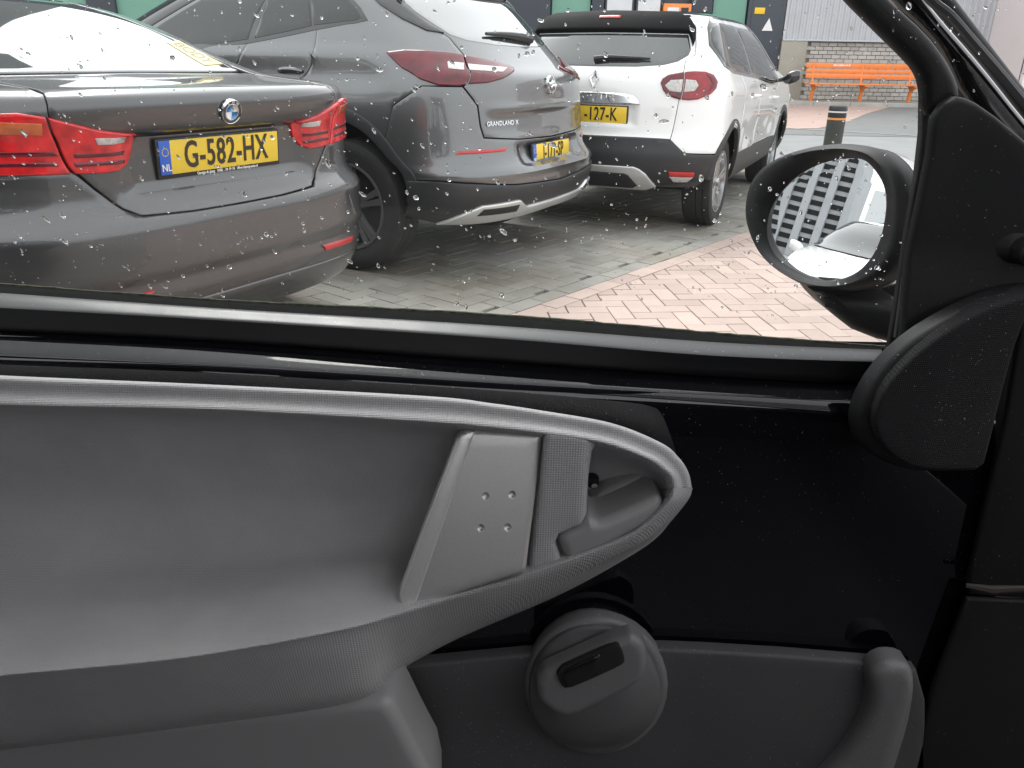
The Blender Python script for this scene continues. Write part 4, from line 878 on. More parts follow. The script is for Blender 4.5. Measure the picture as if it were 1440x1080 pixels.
CARD = [[(-0.5285,0.527,0.9033),(-0.3745,0.527,0.8973),(-0.219,0.527,0.8929),(-0.0626,0.527,0.8867),(-0.0154,0.527,0.8819),(0.0215,0.527,0.8768),(0.0712,0.527,0.8688),(0.1091,0.527,0.854),(0.1235,0.527,0.8421),(0.1316,0.527,0.8304),(0.1356,0.527,0.8172)],[(-0.4741,0.474,0.9286),(-0.336,0.474,0.9232),(-0.1965,0.474,0.9193),(-0.0562,0.474,0.9138),(-0.0139,0.474,0.9095),(0.0192,0.474,0.9049),(0.0671,0.474,0.8964),(0.1017,0.474,0.8822),(0.1148,0.474,0.8711),(0.1222,0.474,0.8602),(0.1259,0.474,0.848)],[(-0.4705,0.4665,0.9202),(-0.3332,0.4665,0.9153),(-0.1946,0.4665,0.9129),(-0.0556,0.4665,0.9074),(-0.0136,0.4665,0.9036),(0.0192,0.4665,0.8996),(0.0642,0.4665,0.8916),(0.0954,0.4665,0.879),(0.1072,0.4665,0.8701),(0.1137,0.4665,0.862),(0.1171,0.4665,0.8522)],[(-0.4663,0.459,0.9135),(-0.3298,0.459,0.9106),(-0.1924,0.459,0.9097),(-0.0549,0.459,0.9037),(-0.0134,0.459,0.9005),(0.0191,0.459,0.897),(0.0611,0.459,0.8906),(0.0909,0.459,0.8796),(0.1024,0.459,0.8719),(0.1087,0.459,0.8656),(0.1119,0.459,0.8564)],[(-0.4704,0.462,0.9091),(-0.3326,0.462,0.9062),(-0.194,0.462,0.9053),(-0.0553,0.462,0.8993),(-0.0144,0.462,0.8959),(0.0179,0.462,0.8924),(0.0594,0.462,0.8859),(0.0884,0.462,0.8753),(0.099,0.462,0.868),(0.1052,0.462,0.8622),(0.1079,0.462,0.854)],[(-0.5,0.488,0.8881),(-0.3534,0.488,0.8855),(-0.2061,0.488,0.8845),(-0.0586,0.488,0.8786),(-0.0191,0.488,0.8755),(0.0156,0.488,0.8723),(0.0571,0.492,0.8638),(0.0845,0.492,0.8541),(0.0962,0.49,0.8486),(0.1023,0.488,0.8446),(0.1052,0.487,0.8389)],[(-0.5274,0.503,0.8454),(-0.3719,0.503,0.8456),(-0.2189,0.503,0.8468),(-0.0766,0.503,0.8455),(-0.0301,0.505,0.8454),(0.0089,0.507,0.8451),(0.0507,0.507,0.8429),(0.0766,0.503,0.8386),(0.0879,0.5,0.8363),(0.0946,0.499,0.8341),(0.0973,0.498,0.8317)],[(-0.546,0.506,0.7982),(-0.3845,0.506,0.7996),(-0.2309,0.506,0.8046),(-0.0998,0.507,0.8097),(-0.0474,0.507,0.8138),(-0.0039,0.51,0.8209),(0.0425,0.512,0.8219),(0.066,0.508,0.8247),(0.0762,0.506,0.8261),(0.0814,0.505,0.8261),(0.0846,0.505,0.8256)],[(-0.5402,0.487,0.7668),(-0.3798,0.487,0.7701),(-0.2335,0.488,0.7757),(-0.1087,0.49,0.7863),(-0.0577,0.498,0.7914),(-0.0143,0.505,0.7984),(0.0312,0.511,0.8087),(0.0548,0.509,0.8165),(0.0677,0.507,0.8204),(0.0743,0.506,0.823),(0.078,0.506,0.8237)],[(-0.5205,0.457,0.7485),(-0.3648,0.457,0.7562),(-0.2289,0.459,0.7656),(-0.1158,0.466,0.7813),(-0.0668,0.482,0.7814),(-0.0245,0.495,0.7859),(0.0234,0.507,0.7966),(0.0524,0.507,0.8078),(0.0695,0.506,0.8149),(0.0797,0.505,0.82),(0.0857,0.505,0.8244)],[(-0.4937,0.42,0.7334),(-0.3438,0.42,0.749),(-0.2175,0.423,0.7642),(-0.1169,0.438,0.7751),(-0.0729,0.456,0.7773),(-0.0311,0.472,0.7806),(0.0204,0.488,0.7903),(0.0564,0.488,0.8052),(0.078,0.488,0.8153),(0.101,0.488,0.8306),(0.1052,0.487,0.8389)],[(-0.476,0.397,0.727),(-0.3302,0.397,0.7471),(-0.2092,0.399,0.7626),(-0.114,0.413,0.7747),(-0.073,0.428,0.778),(-0.0341,0.441,0.7835),(0.0195,0.453,0.7947),(0.0601,0.458,0.8097),(0.0851,0.461,0.8227),(0.1047,0.461,0.8446),(0.1079,0.462,0.854)],[(-0.4714,0.392,0.7277),(-0.327,0.392,0.7476),(-0.2072,0.394,0.763),(-0.1129,0.408,0.7743),(-0.0723,0.423,0.7773),(-0.0338,0.436,0.7826),(0.0204,0.449,0.7935),(0.0618,0.454,0.8078),(0.0879,0.456,0.822),(0.1088,0.457,0.8454),(0.1119,0.459,0.8564)],[(-0.4767,0.395,0.7198),(-0.3306,0.395,0.74),(-0.2094,0.397,0.7556),(-0.1141,0.411,0.7665),(-0.0732,0.427,0.7688),(-0.0342,0.441,0.7733),(0.0224,0.455,0.7831),(0.0672,0.462,0.797),(0.0953,0.467,0.8108),(0.1211,0.473,0.8354),(0.1259,0.474,0.848)],[(-0.5044,0.408,0.6713),(-0.3485,0.408,0.6978),(-0.2201,0.41,0.7178),(-0.1112,0.42,0.7326),(-0.0777,0.448,0.7286),(-0.0377,0.464,0.7392),(0.0277,0.474,0.7609),(0.0728,0.478,0.7834),(0.1025,0.48,0.8035),(0.1273,0.49,0.827),(0.1318,0.5,0.8331)],[(-0.5365,0.425,0.6197),(-0.3703,0.425,0.6493),(-0.2333,0.427,0.6723),(-0.1098,0.437,0.6887),(-0.0832,0.475,0.6843),(-0.0424,0.505,0.6885),(0.0344,0.515,0.723),(0.0825,0.519,0.7526),(0.1151,0.519,0.7798),(0.1342,0.515,0.8127),(0.1336,0.515,0.8244)],[(-0.595,0.47,0.5619),(-0.4106,0.47,0.5947),(-0.2575,0.47,0.6228),(-0.1221,0.49,0.6327),(-0.0899,0.527,0.6335),(-0.043,0.527,0.6675),(0.0364,0.527,0.7117),(0.0851,0.527,0.7449),(0.1181,0.527,0.7733),(0.134,0.527,0.8061),(0.1356,0.527,0.8175)]]
HSL = (0.29,0.8926)
FLAT = {'HANDLE':(0.467,[(-0.0301,0.8932),(-0.0089,0.8927),(0.0213,0.891),(0.0114,0.7987),(-0.0289,0.7854),(-0.0689,0.7719),(-0.0747,0.7738),(-0.0742,0.7854),(-0.0491,0.8541),(-0.0366,0.8871)]),'BLOCK':(0.457,[(0.0222,0.897),(0.0375,0.8958),(0.0497,0.8929),(0.0592,0.8884),(0.0541,0.88),(0.0526,0.864),(0.0526,0.8476),(0.0529,0.8325),(0.0493,0.8268),(0.0341,0.8185),(0.0319,0.8115),(0.038,0.7934),(0.0133,0.7857)]),'LEVER':(0.456,[(0.0331,0.8168),(0.0407,0.8221),(0.0492,0.8269),(0.0542,0.8326),(0.0598,0.8282),(0.0785,0.8376),(0.0992,0.8486),(0.1038,0.8454),(0.1045,0.8381),(0.099,0.829),(0.0847,0.8196),(0.0701,0.8106),(0.0491,0.7991),(0.0403,0.7971),(0.0366,0.8035)]),'PADDLE':(0.485,[(0.0586,0.8251),(0.0657,0.834),(0.0871,0.846),(0.097,0.8479),(0.1035,0.8429),(0.1086,0.8314),(0.0887,0.8186),(0.0638,0.8073),(0.0587,0.8144)]),'POCKET':(0.515,[(-0.0902,0.6476),(-0.0376,0.6548),(0.0128,0.6619),(0.0511,0.6658),(0.1275,0.6704),(0.1689,0.6691),(0.2283,0.6659),(0.3183,0.6589),(0.3434,0.6527),(0.3574,0.6212),(0.3853,0.4995),(-0.0977,0.4878)]),'POCKET_END':(0.497,[(0.3046,0.6735),(0.3188,0.6746),(0.3295,0.6697),(0.3438,0.6386),(0.3543,0.596),(0.3688,0.5124),(0.2585,0.5097),(0.2878,0.5576),(0.301,0.5987),(0.3037,0.6339),(0.2952,0.6601)]),'LOWER':(0.44,[(-0.9771,0.5391),(-0.5655,0.6048),(-0.383,0.6341),(-0.2403,0.6594),(-0.1107,0.6831),(-0.0991,0.684),(-0.0897,0.6842),(-0.0827,0.6783),(-0.0771,0.6611),(-0.0684,0.6328),(-0.0542,0.5921),(-0.0556,0.5243),(-1.0304,0.4476)]),'DOME':(0.506,[(0.1286,0.6349),(0.1287,0.6213),(0.1267,0.608),(0.1225,0.5955),(0.1164,0.5843),(0.1085,0.575),(0.0991,0.5679),(0.0886,0.5634),(0.0775,0.5617),(0.0662,0.5629),(0.0552,0.5669),(0.045,0.5735),(0.036,0.5825),(0.0286,0.5933),(0.0231,0.6057),(0.0196,0.6189),(0.0182,0.6324),(0.0189,0.6459),(0.0217,0.6586),(0.0264,0.6702),(0.0327,0.6803),(0.0406,0.6886),(0.0496,0.6948),(0.0594,0.6986),(0.0696,0.7001),(0.0801,0.6991),(0.0903,0.6957),(0.0999,0.6899),(0.1086,0.682),(0.1161,0.6722),(0.1221,0.6608),(0.1263,0.6483)]),'DRING':(0.51,[(0.1365,0.6343),(0.1366,0.6196),(0.1345,0.6052),(0.1299,0.5916),(0.1231,0.5795),(0.1144,0.5693),(0.104,0.5616),(0.0924,0.5567),(0.0801,0.5548),(0.0676,0.5561),(0.0554,0.5604),(0.0442,0.5677),(0.0343,0.5774),(0.0261,0.5892),(0.02,0.6026),(0.0161,0.6169),(0.0146,0.6316),(0.0155,0.6461),(0.0186,0.6599),(0.0238,0.6724),(0.0308,0.6834),(0.0395,0.6923),(0.0494,0.6989),(0.0602,0.7031),(0.0715,0.7046),(0.0829,0.7035),(0.0942,0.6999),(0.1048,0.6937),(0.1144,0.6852),(0.1227,0.6746),(0.1293,0.6623),(0.134,0.6488)]),'ROCKER':(0.48,[(0.023,0.6714),(0.0482,0.6854),(0.0934,0.7107),(0.1013,0.7075),(0.1086,0.6987),(0.1108,0.6783),(0.1058,0.6646),(0.0782,0.6471),(0.0534,0.6316),(0.0407,0.6328),(0.0272,0.6445),(0.0236,0.6518)]),'ROPEN':(0.4775,[(0.0377,0.6797),(0.0587,0.6921),(0.0831,0.7051),(0.0877,0.7025),(0.0919,0.6901),(0.0894,0.6858),(0.0653,0.6718),(0.0468,0.662),(0.0421,0.6677)]),'TWEET':(0.505,[(0.3521,0.9851),(0.3388,0.982),(0.3192,0.9757),(0.2945,0.9634),(0.2748,0.9483),(0.2595,0.9304),(0.2493,0.9094),(0.2457,0.8885),(0.2492,0.8723),(0.2574,0.8615),(0.2754,0.8508),(0.2971,0.8442),(0.3271,0.8424),(0.3525,0.8429),(0.352,0.8674),(0.3509,0.8955),(0.3464,0.9537)]),'TWFACE':(0.4965,[(0.3492,0.9851),(0.3346,0.9805),(0.3106,0.9723),(0.2871,0.956),(0.2685,0.9364),(0.2562,0.9158),(0.2524,0.8954),(0.2565,0.8795),(0.272,0.8623),(0.2912,0.8529),(0.3208,0.8506),(0.3427,0.851),(0.3424,0.8744),(0.3413,0.902),(0.3406,0.9565)]),'SAIL':(0.545,[(0.2875,1.1024),(0.2937,1.1016),(0.3014,1.0987),(0.3136,1.0909),(0.3275,1.0804),(0.3389,1.0716),(0.3881,1.0334),(0.4081,0.9655),(0.3695,0.9568),(0.3394,0.9535),(0.3192,0.945),(0.3014,0.9337),(0.282,0.9267),(0.2819,0.9372),(0.2791,0.9658),(0.2776,0.9902),(0.2778,1.0311),(0.2776,1.0655),(0.2753,1.0885),(0.2797,1.0979)]),'TRIM':(0.558,[(0.183,1.1824),(0.2103,1.1596),(0.2349,1.1409),(0.2607,1.1216),(0.2675,1.1143),(0.2718,1.1052),(0.2744,1.0954),(0.281,1.0873),(0.2877,1.0956),(0.2986,1.1002),(0.2951,1.1108),(0.2831,1.1259),(0.2673,1.1405),(0.24,1.1592),(0.2097,1.1828)]),'RUBBER':(0.577,[(0.1899,1.1805),(0.2172,1.1601),(0.2426,1.1407),(0.2693,1.1208),(0.275,1.1146),(0.2791,1.1046),(0.2846,1.0771),(0.2876,1.0469),(0.2894,0.9992),(0.2923,0.9567),(0.2941,0.9153),(0.3007,0.9154),(0.2977,0.9568),(0.2946,0.9993),(0.2931,1.047),(0.2927,1.0853),(0.2846,1.1129),(0.2701,1.1306),(0.223,1.1769)]),'APILLAR':(0.62,[(0.2404,1.1899),(0.2667,1.1636),(0.297,1.1428),(0.3146,1.1265),(0.3344,1.0981),(0.3901,1.0477),(0.448,0.9994),(0.4509,1.0272),(0.3791,1.0888),(0.3495,1.1155),(0.3291,1.133),(0.3094,1.1491),(0.2873,1.1684),(0.2637,1.1903)]),'APILLAR2':(0.66,[(0.2807,1.1948),(0.3059,1.1715),(0.3294,1.151),(0.3504,1.1338),(0.3721,1.1152),(0.4036,1.0868),(0.48,1.0212),(0.4731,1.044),(0.3977,1.1089),(0.3687,1.1351),(0.3324,1.1681),(0.3034,1.1952)]),'BACK':(0.575,[(0.3304,0.9467),(0.4315,1.024),(0.4841,0.8534),(0.4106,0.826),(0.3465,0.8759)]),'DASH':(0.518,[(0.3512,0.9648),(0.3597,0.8783),(0.3661,0.7437),(0.371,0.7279),(0.4326,0.7243),(0.4838,0.7254),(0.4096,0.9659)]),'DASH2':(0.515,[(0.3672,0.7273),(0.3602,0.6361),(0.3637,0.5431),(0.3685,0.4901),(0.5529,0.4946),(0.482,0.7242)]),'HBEVEL':(0.467,[(-0.0338,0.8895),(-0.0291,0.8923),(-0.024,0.8922),(-0.0636,0.775),(-0.0713,0.7721),(-0.0735,0.7835),(-0.0482,0.8541)])}
DIMPLES = [(-0.0163,0.8501),(0.0013,0.8514),(-0.0193,0.829),(-0.0012,0.8298)]
SCREW = (0.0604,0.8358)
KNOB = (0.3458,1.0065)
PSTRIP = [(0.262,0.615,1.1876),(0.2899,0.615,1.1641),(0.3063,0.615,1.1539),(0.3257,0.615,1.138),(0.3458,0.615,1.1213),(0.3738,0.615,1.0975),(0.4443,0.615,1.0375)]
RIDGE = [(0.2787,0.552,1.0886),(0.2811,0.552,1.0648),(0.2814,0.552,1.0299),(0.2811,0.552,0.9886),(0.2827,0.552,0.9638),(0.2851,0.552,0.9343)]
GLASS = [(-1.0811,0.5935,0.9781),(-0.6507,0.604,0.9406),(-0.4161,0.6073,0.9291),(-0.2457,0.6104,0.9179),(-0.0125,0.6137,0.9062),(0.1667,0.6171,0.8938),(0.3261,0.6196,0.885),(0.312,0.6014,0.9499),(0.3014,0.5883,0.9969),(0.2922,0.5741,1.0474),(0.2853,0.5655,1.078),(0.2741,0.5557,1.1132),(0.2579,0.551,1.1301),(0.204,0.5389,1.1731),(0.1499,0.5263,1.2181),(0.0596,0.5059,1.2911),(-0.1566,0.5023,1.3039),(-0.4164,0.5032,1.3007),(-0.7192,0.5042,1.297)]
MGLASS = [(0.3072,0.7289,1.0427),(0.3141,0.7153,1.0376),(0.3206,0.7001,1.0245),(0.3229,0.6926,1.0122),(0.3228,0.6887,0.9975),(0.3207,0.6873,0.9787),(0.3164,0.6903,0.962),(0.3098,0.698,0.9473),(0.3006,0.7114,0.9366),(0.2896,0.7296,0.9312),(0.2776,0.751,0.9322),(0.2662,0.7729,0.9375),(0.2594,0.7874,0.9461),(0.2556,0.798,0.9599),(0.2557,0.8021,0.9752),(0.2589,0.8007,0.9914),(0.2659,0.793,1.0083),(0.2752,0.7807,1.0234),(0.2875,0.7619,1.0351),(0.2983,0.7443,1.0408)]
MHOUSE = [(0.2949,0.729,1.0532),(0.3078,0.7057,1.0515),(0.3176,0.6848,1.0393),(0.3218,0.6727,1.0223),(0.323,0.6652,1.0029),(0.3223,0.6599,0.9798),(0.3187,0.6611,0.961),(0.3106,0.6713,0.9456),(0.2989,0.689,0.9341),(0.2845,0.7128,0.9279),(0.2685,0.7415,0.9282),(0.2537,0.7701,0.9363),(0.2436,0.792,0.9507),(0.2375,0.8082,0.9699),(0.2364,0.8154,0.9882),(0.2391,0.8159,1.0075),(0.2465,0.8072,1.0241),(0.2588,0.7892,1.038),(0.2714,0.769,1.0462),(0.2834,0.7489,1.051)]
MN = (-0.8641,-0.4851,0.1343)
MC = (0.2924,0.74,0.9872)
MARM = [(0.2803,0.9259),(0.3139,0.9218),(0.3812,0.9141),(0.3983,0.8666),(0.3288,0.8839),(0.3029,0.9017),(0.2874,0.9152)]
MBODY = [(0.3109,1.0497),(0.3247,1.0468),(0.3504,1.0343),(0.388,1.0153),(0.4139,0.9903),(0.4384,0.8834),(0.3818,0.8959),(0.3147,0.911),(0.3117,0.9886)]
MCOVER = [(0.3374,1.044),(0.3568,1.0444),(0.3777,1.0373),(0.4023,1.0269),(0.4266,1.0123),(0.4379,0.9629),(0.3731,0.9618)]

# ------------------------------------------------------------------ own car: the door we look at, and the cabin around the camera
def texmat(name, base, rough=.5, dot=560., bump=.35, dist=.0004, noise=.08, spec=.4, coat=0.):
    """grained plastic: fine woven dot relief"""
    m = mat(name, base, rough, 0, coat, spec, noise=noise, nscale=14, rough_noise=.06); nt = m.node_tree; L = nt.links.new; b = nt.nodes['Principled BSDF']
    tc = nt.nodes.new('ShaderNodeTexCoord'); sx = nt.nodes.new('ShaderNodeSeparateXYZ'); L(tc.outputs['Object'], sx.inputs[0])
    zy = nt.nodes.new('ShaderNodeMath'); zy.operation = 'ADD'; L(sx.outputs['Z'], zy.inputs[0]); L(sx.outputs['Y'], zy.inputs[1])
    def wave(sa, sb):
        a = nt.nodes.new('ShaderNodeMath'); a.operation = 'MULTIPLY'; a.inputs[1].default_value = sa; L(sx.outputs['X'], a.inputs[0])
        c = nt.nodes.new('ShaderNodeMath'); c.operation = 'MULTIPLY_ADD'; c.inputs[1].default_value = sb; L(zy.outputs[0], c.inputs[0]); L(a.outputs[0], c.inputs[2])
        s = nt.nodes.new('ShaderNodeMath'); s.operation = 'SINE'; L(c.outputs[0], s.inputs[0]); return s
    w1, w2 = wave(dot * 3.2, dot * 3.2), wave(dot * 3.2, -dot * 3.2)
    mu = nt.nodes.new('ShaderNodeMath'); mu.operation = 'MULTIPLY'; L(w1.outputs[0], mu.inputs[0]); L(w2.outputs[0], mu.inputs[1])
    n2 = nt.nodes.new('ShaderNodeTexNoise'); n2.inputs['Scale'].default_value = 2500; L(tc.outputs['Object'], n2.inputs['Vector'])
    ad = nt.nodes.new('ShaderNodeMath'); ad.operation = 'MULTIPLY_ADD'; ad.inputs[1].default_value = .5; L(n2.outputs[0], ad.inputs[0]); L(mu.outputs[0], ad.inputs[2])
    bp = nt.nodes.new('ShaderNodeBump'); bp.inputs['Strength'].default_value = bump; bp.inputs['Distance'].default_value = dist; L(ad.outputs[0], bp.inputs['Height']); L(bp.outputs[0], b.inputs['Normal'])
    return m
M['card'] = texmat('grey grained door plastic', (.43, .425, .43), .52, 560., .5, spec=.38)
M['cardd'] = texmat('dark grey grained plastic', (.085, .084, .088), .55, 900., .25)
M['lever'] = mat('smooth grey plastic', (.33, .327, .33), .42, bump=.08, bscale=1500)
M['pod'] = mat('dark grey switch plastic', (.17, .168, .171), .42, bump=.08, bscale=1500)
M['podd'] = texmat('dark grey pod plastic', (.12, .118, .121), .5, 900., .2)
M['satin'] = mat('satin silver handle', (.60, .585, .575), .36, .6, 0, noise=.05, nscale=900, bump=.05, bscale=2500)
M['ownpaint'] = mat('black car paint', (.004, .004, .006), .5, 0, 1., spec=0., coat_rough=.02, rough_noise=.04, nscale=30)
M['blackm'] = mat('matte black trim', (.010, .010, .011), .5, spec=.35, bump=.15, bscale=1800, noise=.15, nscale=20)
M['speaker'] = texmat('black speaker cloth', (.013, .013, .0145), .75, 700., .5, spec=.3)
M['rubber'] = mat('black rubber seal', (.02, .02, .02), .5, bump=.1, bscale=700)
M['rubberf'] = mat('black sill face', (.008, .008, .009), .45, spec=.25)
M['rubberd'] = mat('black sill rubber', (.006, .006, .006), .9, spec=.08, bump=.2, bscale=900, noise=.3, nscale=60)
M['seal'] = mat('satin black with painted highlight', (.11, .112, .115), .34, bump=.06, bscale=900, rough_noise=.05, nscale=40)  # base lifted so the black sill's light-catching band stays bright
M['fuzz'] = mat('mossy felt seal', (.05, .055, .035), .9, noise=.6, nscale=150, bump=.8, bscale=600)
M['liner'] = mat('light grey headliner', (.45, .44, .43), .9)
M['seatm'] = mat('dark seat fabric', (.05, .05, .055), .9)
M['switch'] = mat('gloss black switch', (.01, .01, .011), .2, 0, .5)
def glassmat(name, tint=(1, 1, 1), refl=1.0, veil=0.):
    """thin clear glass; film = scatter added for the veiling glare of the wet glass"""
    m = bpy.data.materials.new(name); m.use_nodes = True; nt = m.node_tree; nt.nodes.clear(); L = nt.links.new
    out = nt.nodes.new('ShaderNodeOutputMaterial'); tr = nt.nodes.new('ShaderNodeBsdfTransparent'); tr.inputs[0].default_value = (*tint, 1)
    gl = nt.nodes.new('ShaderNodeBsdfGlossy'); gl.inputs['Roughness'].default_value = .0
    fr = nt.nodes.new('ShaderNodeFresnel'); fr.inputs[0].default_value = 1.33; ml = nt.nodes.new('ShaderNodeMath'); ml.operation = 'MULTIPLY'; ml.inputs[1].default_value = refl
    mx = nt.nodes.new('ShaderNodeMixShader'); L(fr.outputs[0], ml.inputs[0]); L(ml.outputs[0], mx.inputs[0])
    tl = nt.nodes.new('ShaderNodeBsdfTranslucent'); tl.inputs[0].default_value = (.9, .9, .9, 1)
    m2 = nt.nodes.new('ShaderNodeMixShader'); m2.inputs[0].default_value = veil; L(tr.outputs[0], m2.inputs[1]); L(tl.outputs[0], m2.inputs[2])
    L(m2.outputs[0], mx.inputs[1]); L(gl.outputs[0], mx.inputs[2]); L(mx.outputs[0], out.inputs[0])
    return m
M['pane'] = glassmat('window glass', (.985, .995, .99), .5, .002)
M['wscreen'] = glassmat('windscreen glass', (.95, .94, .94), .8, .012)
def specks(m, scale=420., thr=.735, col=(.42, .40, .38), amt=.55):
    """dust and lint: sparse pale specks on the surface"""
    nt = m.node_tree; L = nt.links.new; b = nt.nodes['Principled BSDF']; tc = nt.nodes.new('ShaderNodeTexCoord')
    n = nt.nodes.new('ShaderNodeTexNoise'); n.inputs['Scale'].default_value = scale; n.inputs['Detail'].default_value = 1.0; L(tc.outputs['Object'], n.inputs['Vector'])
    n2 = nt.nodes.new('ShaderNodeTexNoise'); n2.inputs['Scale'].default_value = 9.; n2.inputs['Detail'].default_value = 2.; L(tc.outputs['Object'], n2.inputs['Vector'])
    ad = nt.nodes.new('ShaderNodeMath'); ad.operation = 'MULTIPLY_ADD'; ad.inputs[1].default_value = .16; L(n2.outputs[0], ad.inputs[0]); L(n.outputs[0], ad.inputs[2])
    mr = nt.nodes.new('ShaderNodeMapRange'); mr.inputs[1].default_value = thr + .08; mr.inputs[2].default_value = thr + .12; mr.inputs[4].default_value = amt; L(ad.outputs[0], mr.inputs[0])
    mx = nt.nodes.new('ShaderNodeMixRGB'); mx.inputs[2].default_value = (*col, 1); L(mr.outputs[0], mx.inputs[0])
    s = b.inputs['Base Color']
    if s.is_linked: L(s.links[0].from_socket, mx.inputs[1])
    else: mx.inputs[1].default_value = s.default_value
    L(mx.outputs[0], s)
for k_, sc_, th_ in (('card', 420., .72), ('cardd', 480., .735), ('lever', 420., .725), ('pod', 520., .73), ('blackm', 520., .765), ('ownpaint', 600., .755), ('speaker', 600., .76), ('seal', 500., .72)): specks(M[k_], sc_, th_)
M['ownpaint'].node_tree.nodes['Principled BSDF'].inputs['Coat IOR'].default_value = 1.58
own = empty('hatchback_car', (0, 0, 0)); tag(own, 'black small hatchback seen from inside, grey door card and wing mirror', 'car')
def grid3(name, G, mt, parent=own, nu=6, nv=4, thick=0., auto=60):
    """smooth sheet through a grid of control points (rows x columns)"""
    G = np.array(G, float); G = np.concatenate([G[:, :1] + (G[:, :1] - G[:, 1:2]) * 2.2, G], 1)   # the door runs on behind the camera
    A = np.stack([catmull(r, nu) for r in G]); B = np.stack([catmull(A[:, j], nv) for j in range(A.shape[1])], 1)
    m, n = B.shape[:2]; V = B.reshape(-1, 3)
    F = [(i * n + j, (i + 1) * n + j, (i + 1) * n + j + 1, i * n + j + 1) for i in range(m - 1) for j in range(n - 1)]
    o = mesh(name, V, F, mt, parent, True, auto)
    return o
door = grid3('door', PAINT, M['ownpaint'], own, 6, 4)
tag(door, 'black painted inner door panel')
grid3('sill_rubber', SEAL[:4], M['rubberd'], own, 5, 3)
grid3('window_sill', SEAL[3:8], M['seal'], own, 5, 3)  # light band of the sill, its highlight put into the colour
grid3('sill_face', SEAL[7:], M['rubberf'], own, 5, 3)
gfz = [Vector(p) for p in catmull([s for s in SEAL[0]], 24)]
fz = MB(); pts = [(p.x, p.y - .006, p.z - .0005 + random.uniform(0, .0007)) for p in gfz]; fz.tube(pts, .0024, 6).build('felt_seal', M['fuzz'], own)
card = grid3('door_card', CARD, M['card'], own, 8, 5)
# flat-ish trim pieces lying in the door plane
def trim(key, name, mt, parent, thick=.02, rnd=.004, nr=3, step=.008, dfn=None, rnd_it=0, extra=None, Y=None):
    y0, poly = FLAT[key]; y0 = Y if Y else y0
    if rnd_it: poly = [tuple(p) for p in rounded(poly, rnd_it)]
    def fn(a, b, off):
        d = dfn(a, b) if dfn else 0.
        return np.stack([a, y0 + d - off, b], -1)
    return patch(name, fn, poly, mt, parent, step, 0., thick, rnd, nr, extra)
# pull handle with its four dimples
ex = []
for cx, cz in DIMPLES:
    for r_ in (.0, .0007, .0014, .0020, .0026, .0030, .0036, .0046, .006):
        for k in range(1 if r_ == 0 else 14): a = 2 * math.pi * k / 14; ex.append((cx + r_ * math.cos(a), cz + r_ * math.sin(a)))
def hdepth(a, b):
    d = HSL[0] * (b - HSL[1])
    for cx, cz in DIMPLES:
        r_ = np.hypot(a - cx, b - cz); d = d + .0013 * np.sqrt(np.clip(1 - (r_ / .0024) ** 2, 0, 1))
    return d
trim('HANDLE', 'pull_handle', M['satin'], own, .008, .004, 4, .006, hdepth, 0, ex)
trim('HBEVEL', 'handle_lit_edge', mat('satin edge painted highlight', (.80, .785, .77), .32, .6, 0, noise=.05, nscale=900), own, .004, .0015, 3, .006, lambda a, b: HSL[0] * (b - HSL[1]) - .0012)  # lit bevel of the handle painted on as a brighter satin strip
trim('BLOCK', 'handle_block', M['card'], own, .008, .004, 4, .006, lambda a, b: .10 * (b - .85) * .2 + .9 * np.maximum(0, a - .049) ** 1.0 * .9)
lv = trim('PADDLE', 'release_lever', M['lever'], own, .03, .004, 3, .005, lambda a, b: .35 * (b - .835) * .6 + .004, 1)
trim('LEVER', 'lever_bar', M['lever'], lv, .035, .0075, 5, .005, lambda a, b: .10 * np.maximum(0, (a - .06)) * .6, 1)
sx_, sz_ = SCREW
MB().lathe([(-.004, .0001), (-.004, .0042), (.004, .0050)], 20, 'y', (sx_, .503, sz_)).build('screw_recess', M['shell'], own)
MB().lathe([(-.0055, .0001), (-.0055, .0022), (-.004, .0026)], 12, 'y', (sx_ + .0008, .5025, sz_ - .0012)).build('screw', M['chrome'], own)
# lower panel and door pocket
trim('LOWER', 'lower_panel', M['lever'], own, .05, .010, 4, .012, lambda a, b: .25 * (.66 - b) * .3, 1)
trim('POCKET', 'door_pocket', M['cardd'], own, .012, .003, 3, .012, lambda a, b: .010 * np.cos((a - .1) * 9) * 0)
trim('POCKET_END', 'pocket_end', M['pod'], own, .022, .010, 4, .007, lambda a, b: 1.0 * np.maximum(0, a - .331) + .03 * np.maximum(0, .64 - b), 1)
# window switch pod
dr_ = trim('DRING', 'switch_ring', M['pod'], own, .012, .006, 5, .010)
cxd = float(np.mean([p[0] for p in FLAT['DOME'][1]])); czd = float(np.mean([p[1] for p in FLAT['DOME'][1]]))
rdm = float(np.mean([math.hypot(p[0] - cxd, p[1] - czd) for p in FLAT['DOME'][1]]))
dome_fn = lambda a, b: -.018 * np.clip(1 - (np.hypot(a - cxd, b - czd) / rdm) ** 2.4, 0, 1)
dm = trim('DOME', 'switch_dome', M['podd'], own, .03, .003, 3, .005, dome_fn)
rk = trim('ROCKER', 'switch_housing', M['pod'], own, .016, .0075, 5, .004, lambda a, b: .08 * (b - .67), 1)
trim('ROPEN', 'switch_opening', M['shell'], rk, .004, .0008, 2, .004, lambda a, b: .08 * (b - .67) + .0005, 1)
ro = np.array(FLAT['ROPEN'][1]); c0 = ro.mean(0); q = (ro - c0) * .80 + c0 + np.array([-.002, -.0012]); FLAT['RSW'] = (FLAT['ROPEN'][0] + .0005, [tuple(p) for p in q])
trim('RSW', 'window_switch', M['switch'], rk, .005, .0016, 3, .004, lambda a, b: .08 * (b - .67) - .0016 + 1.1 * np.maximum(0, a - .0705), 1)
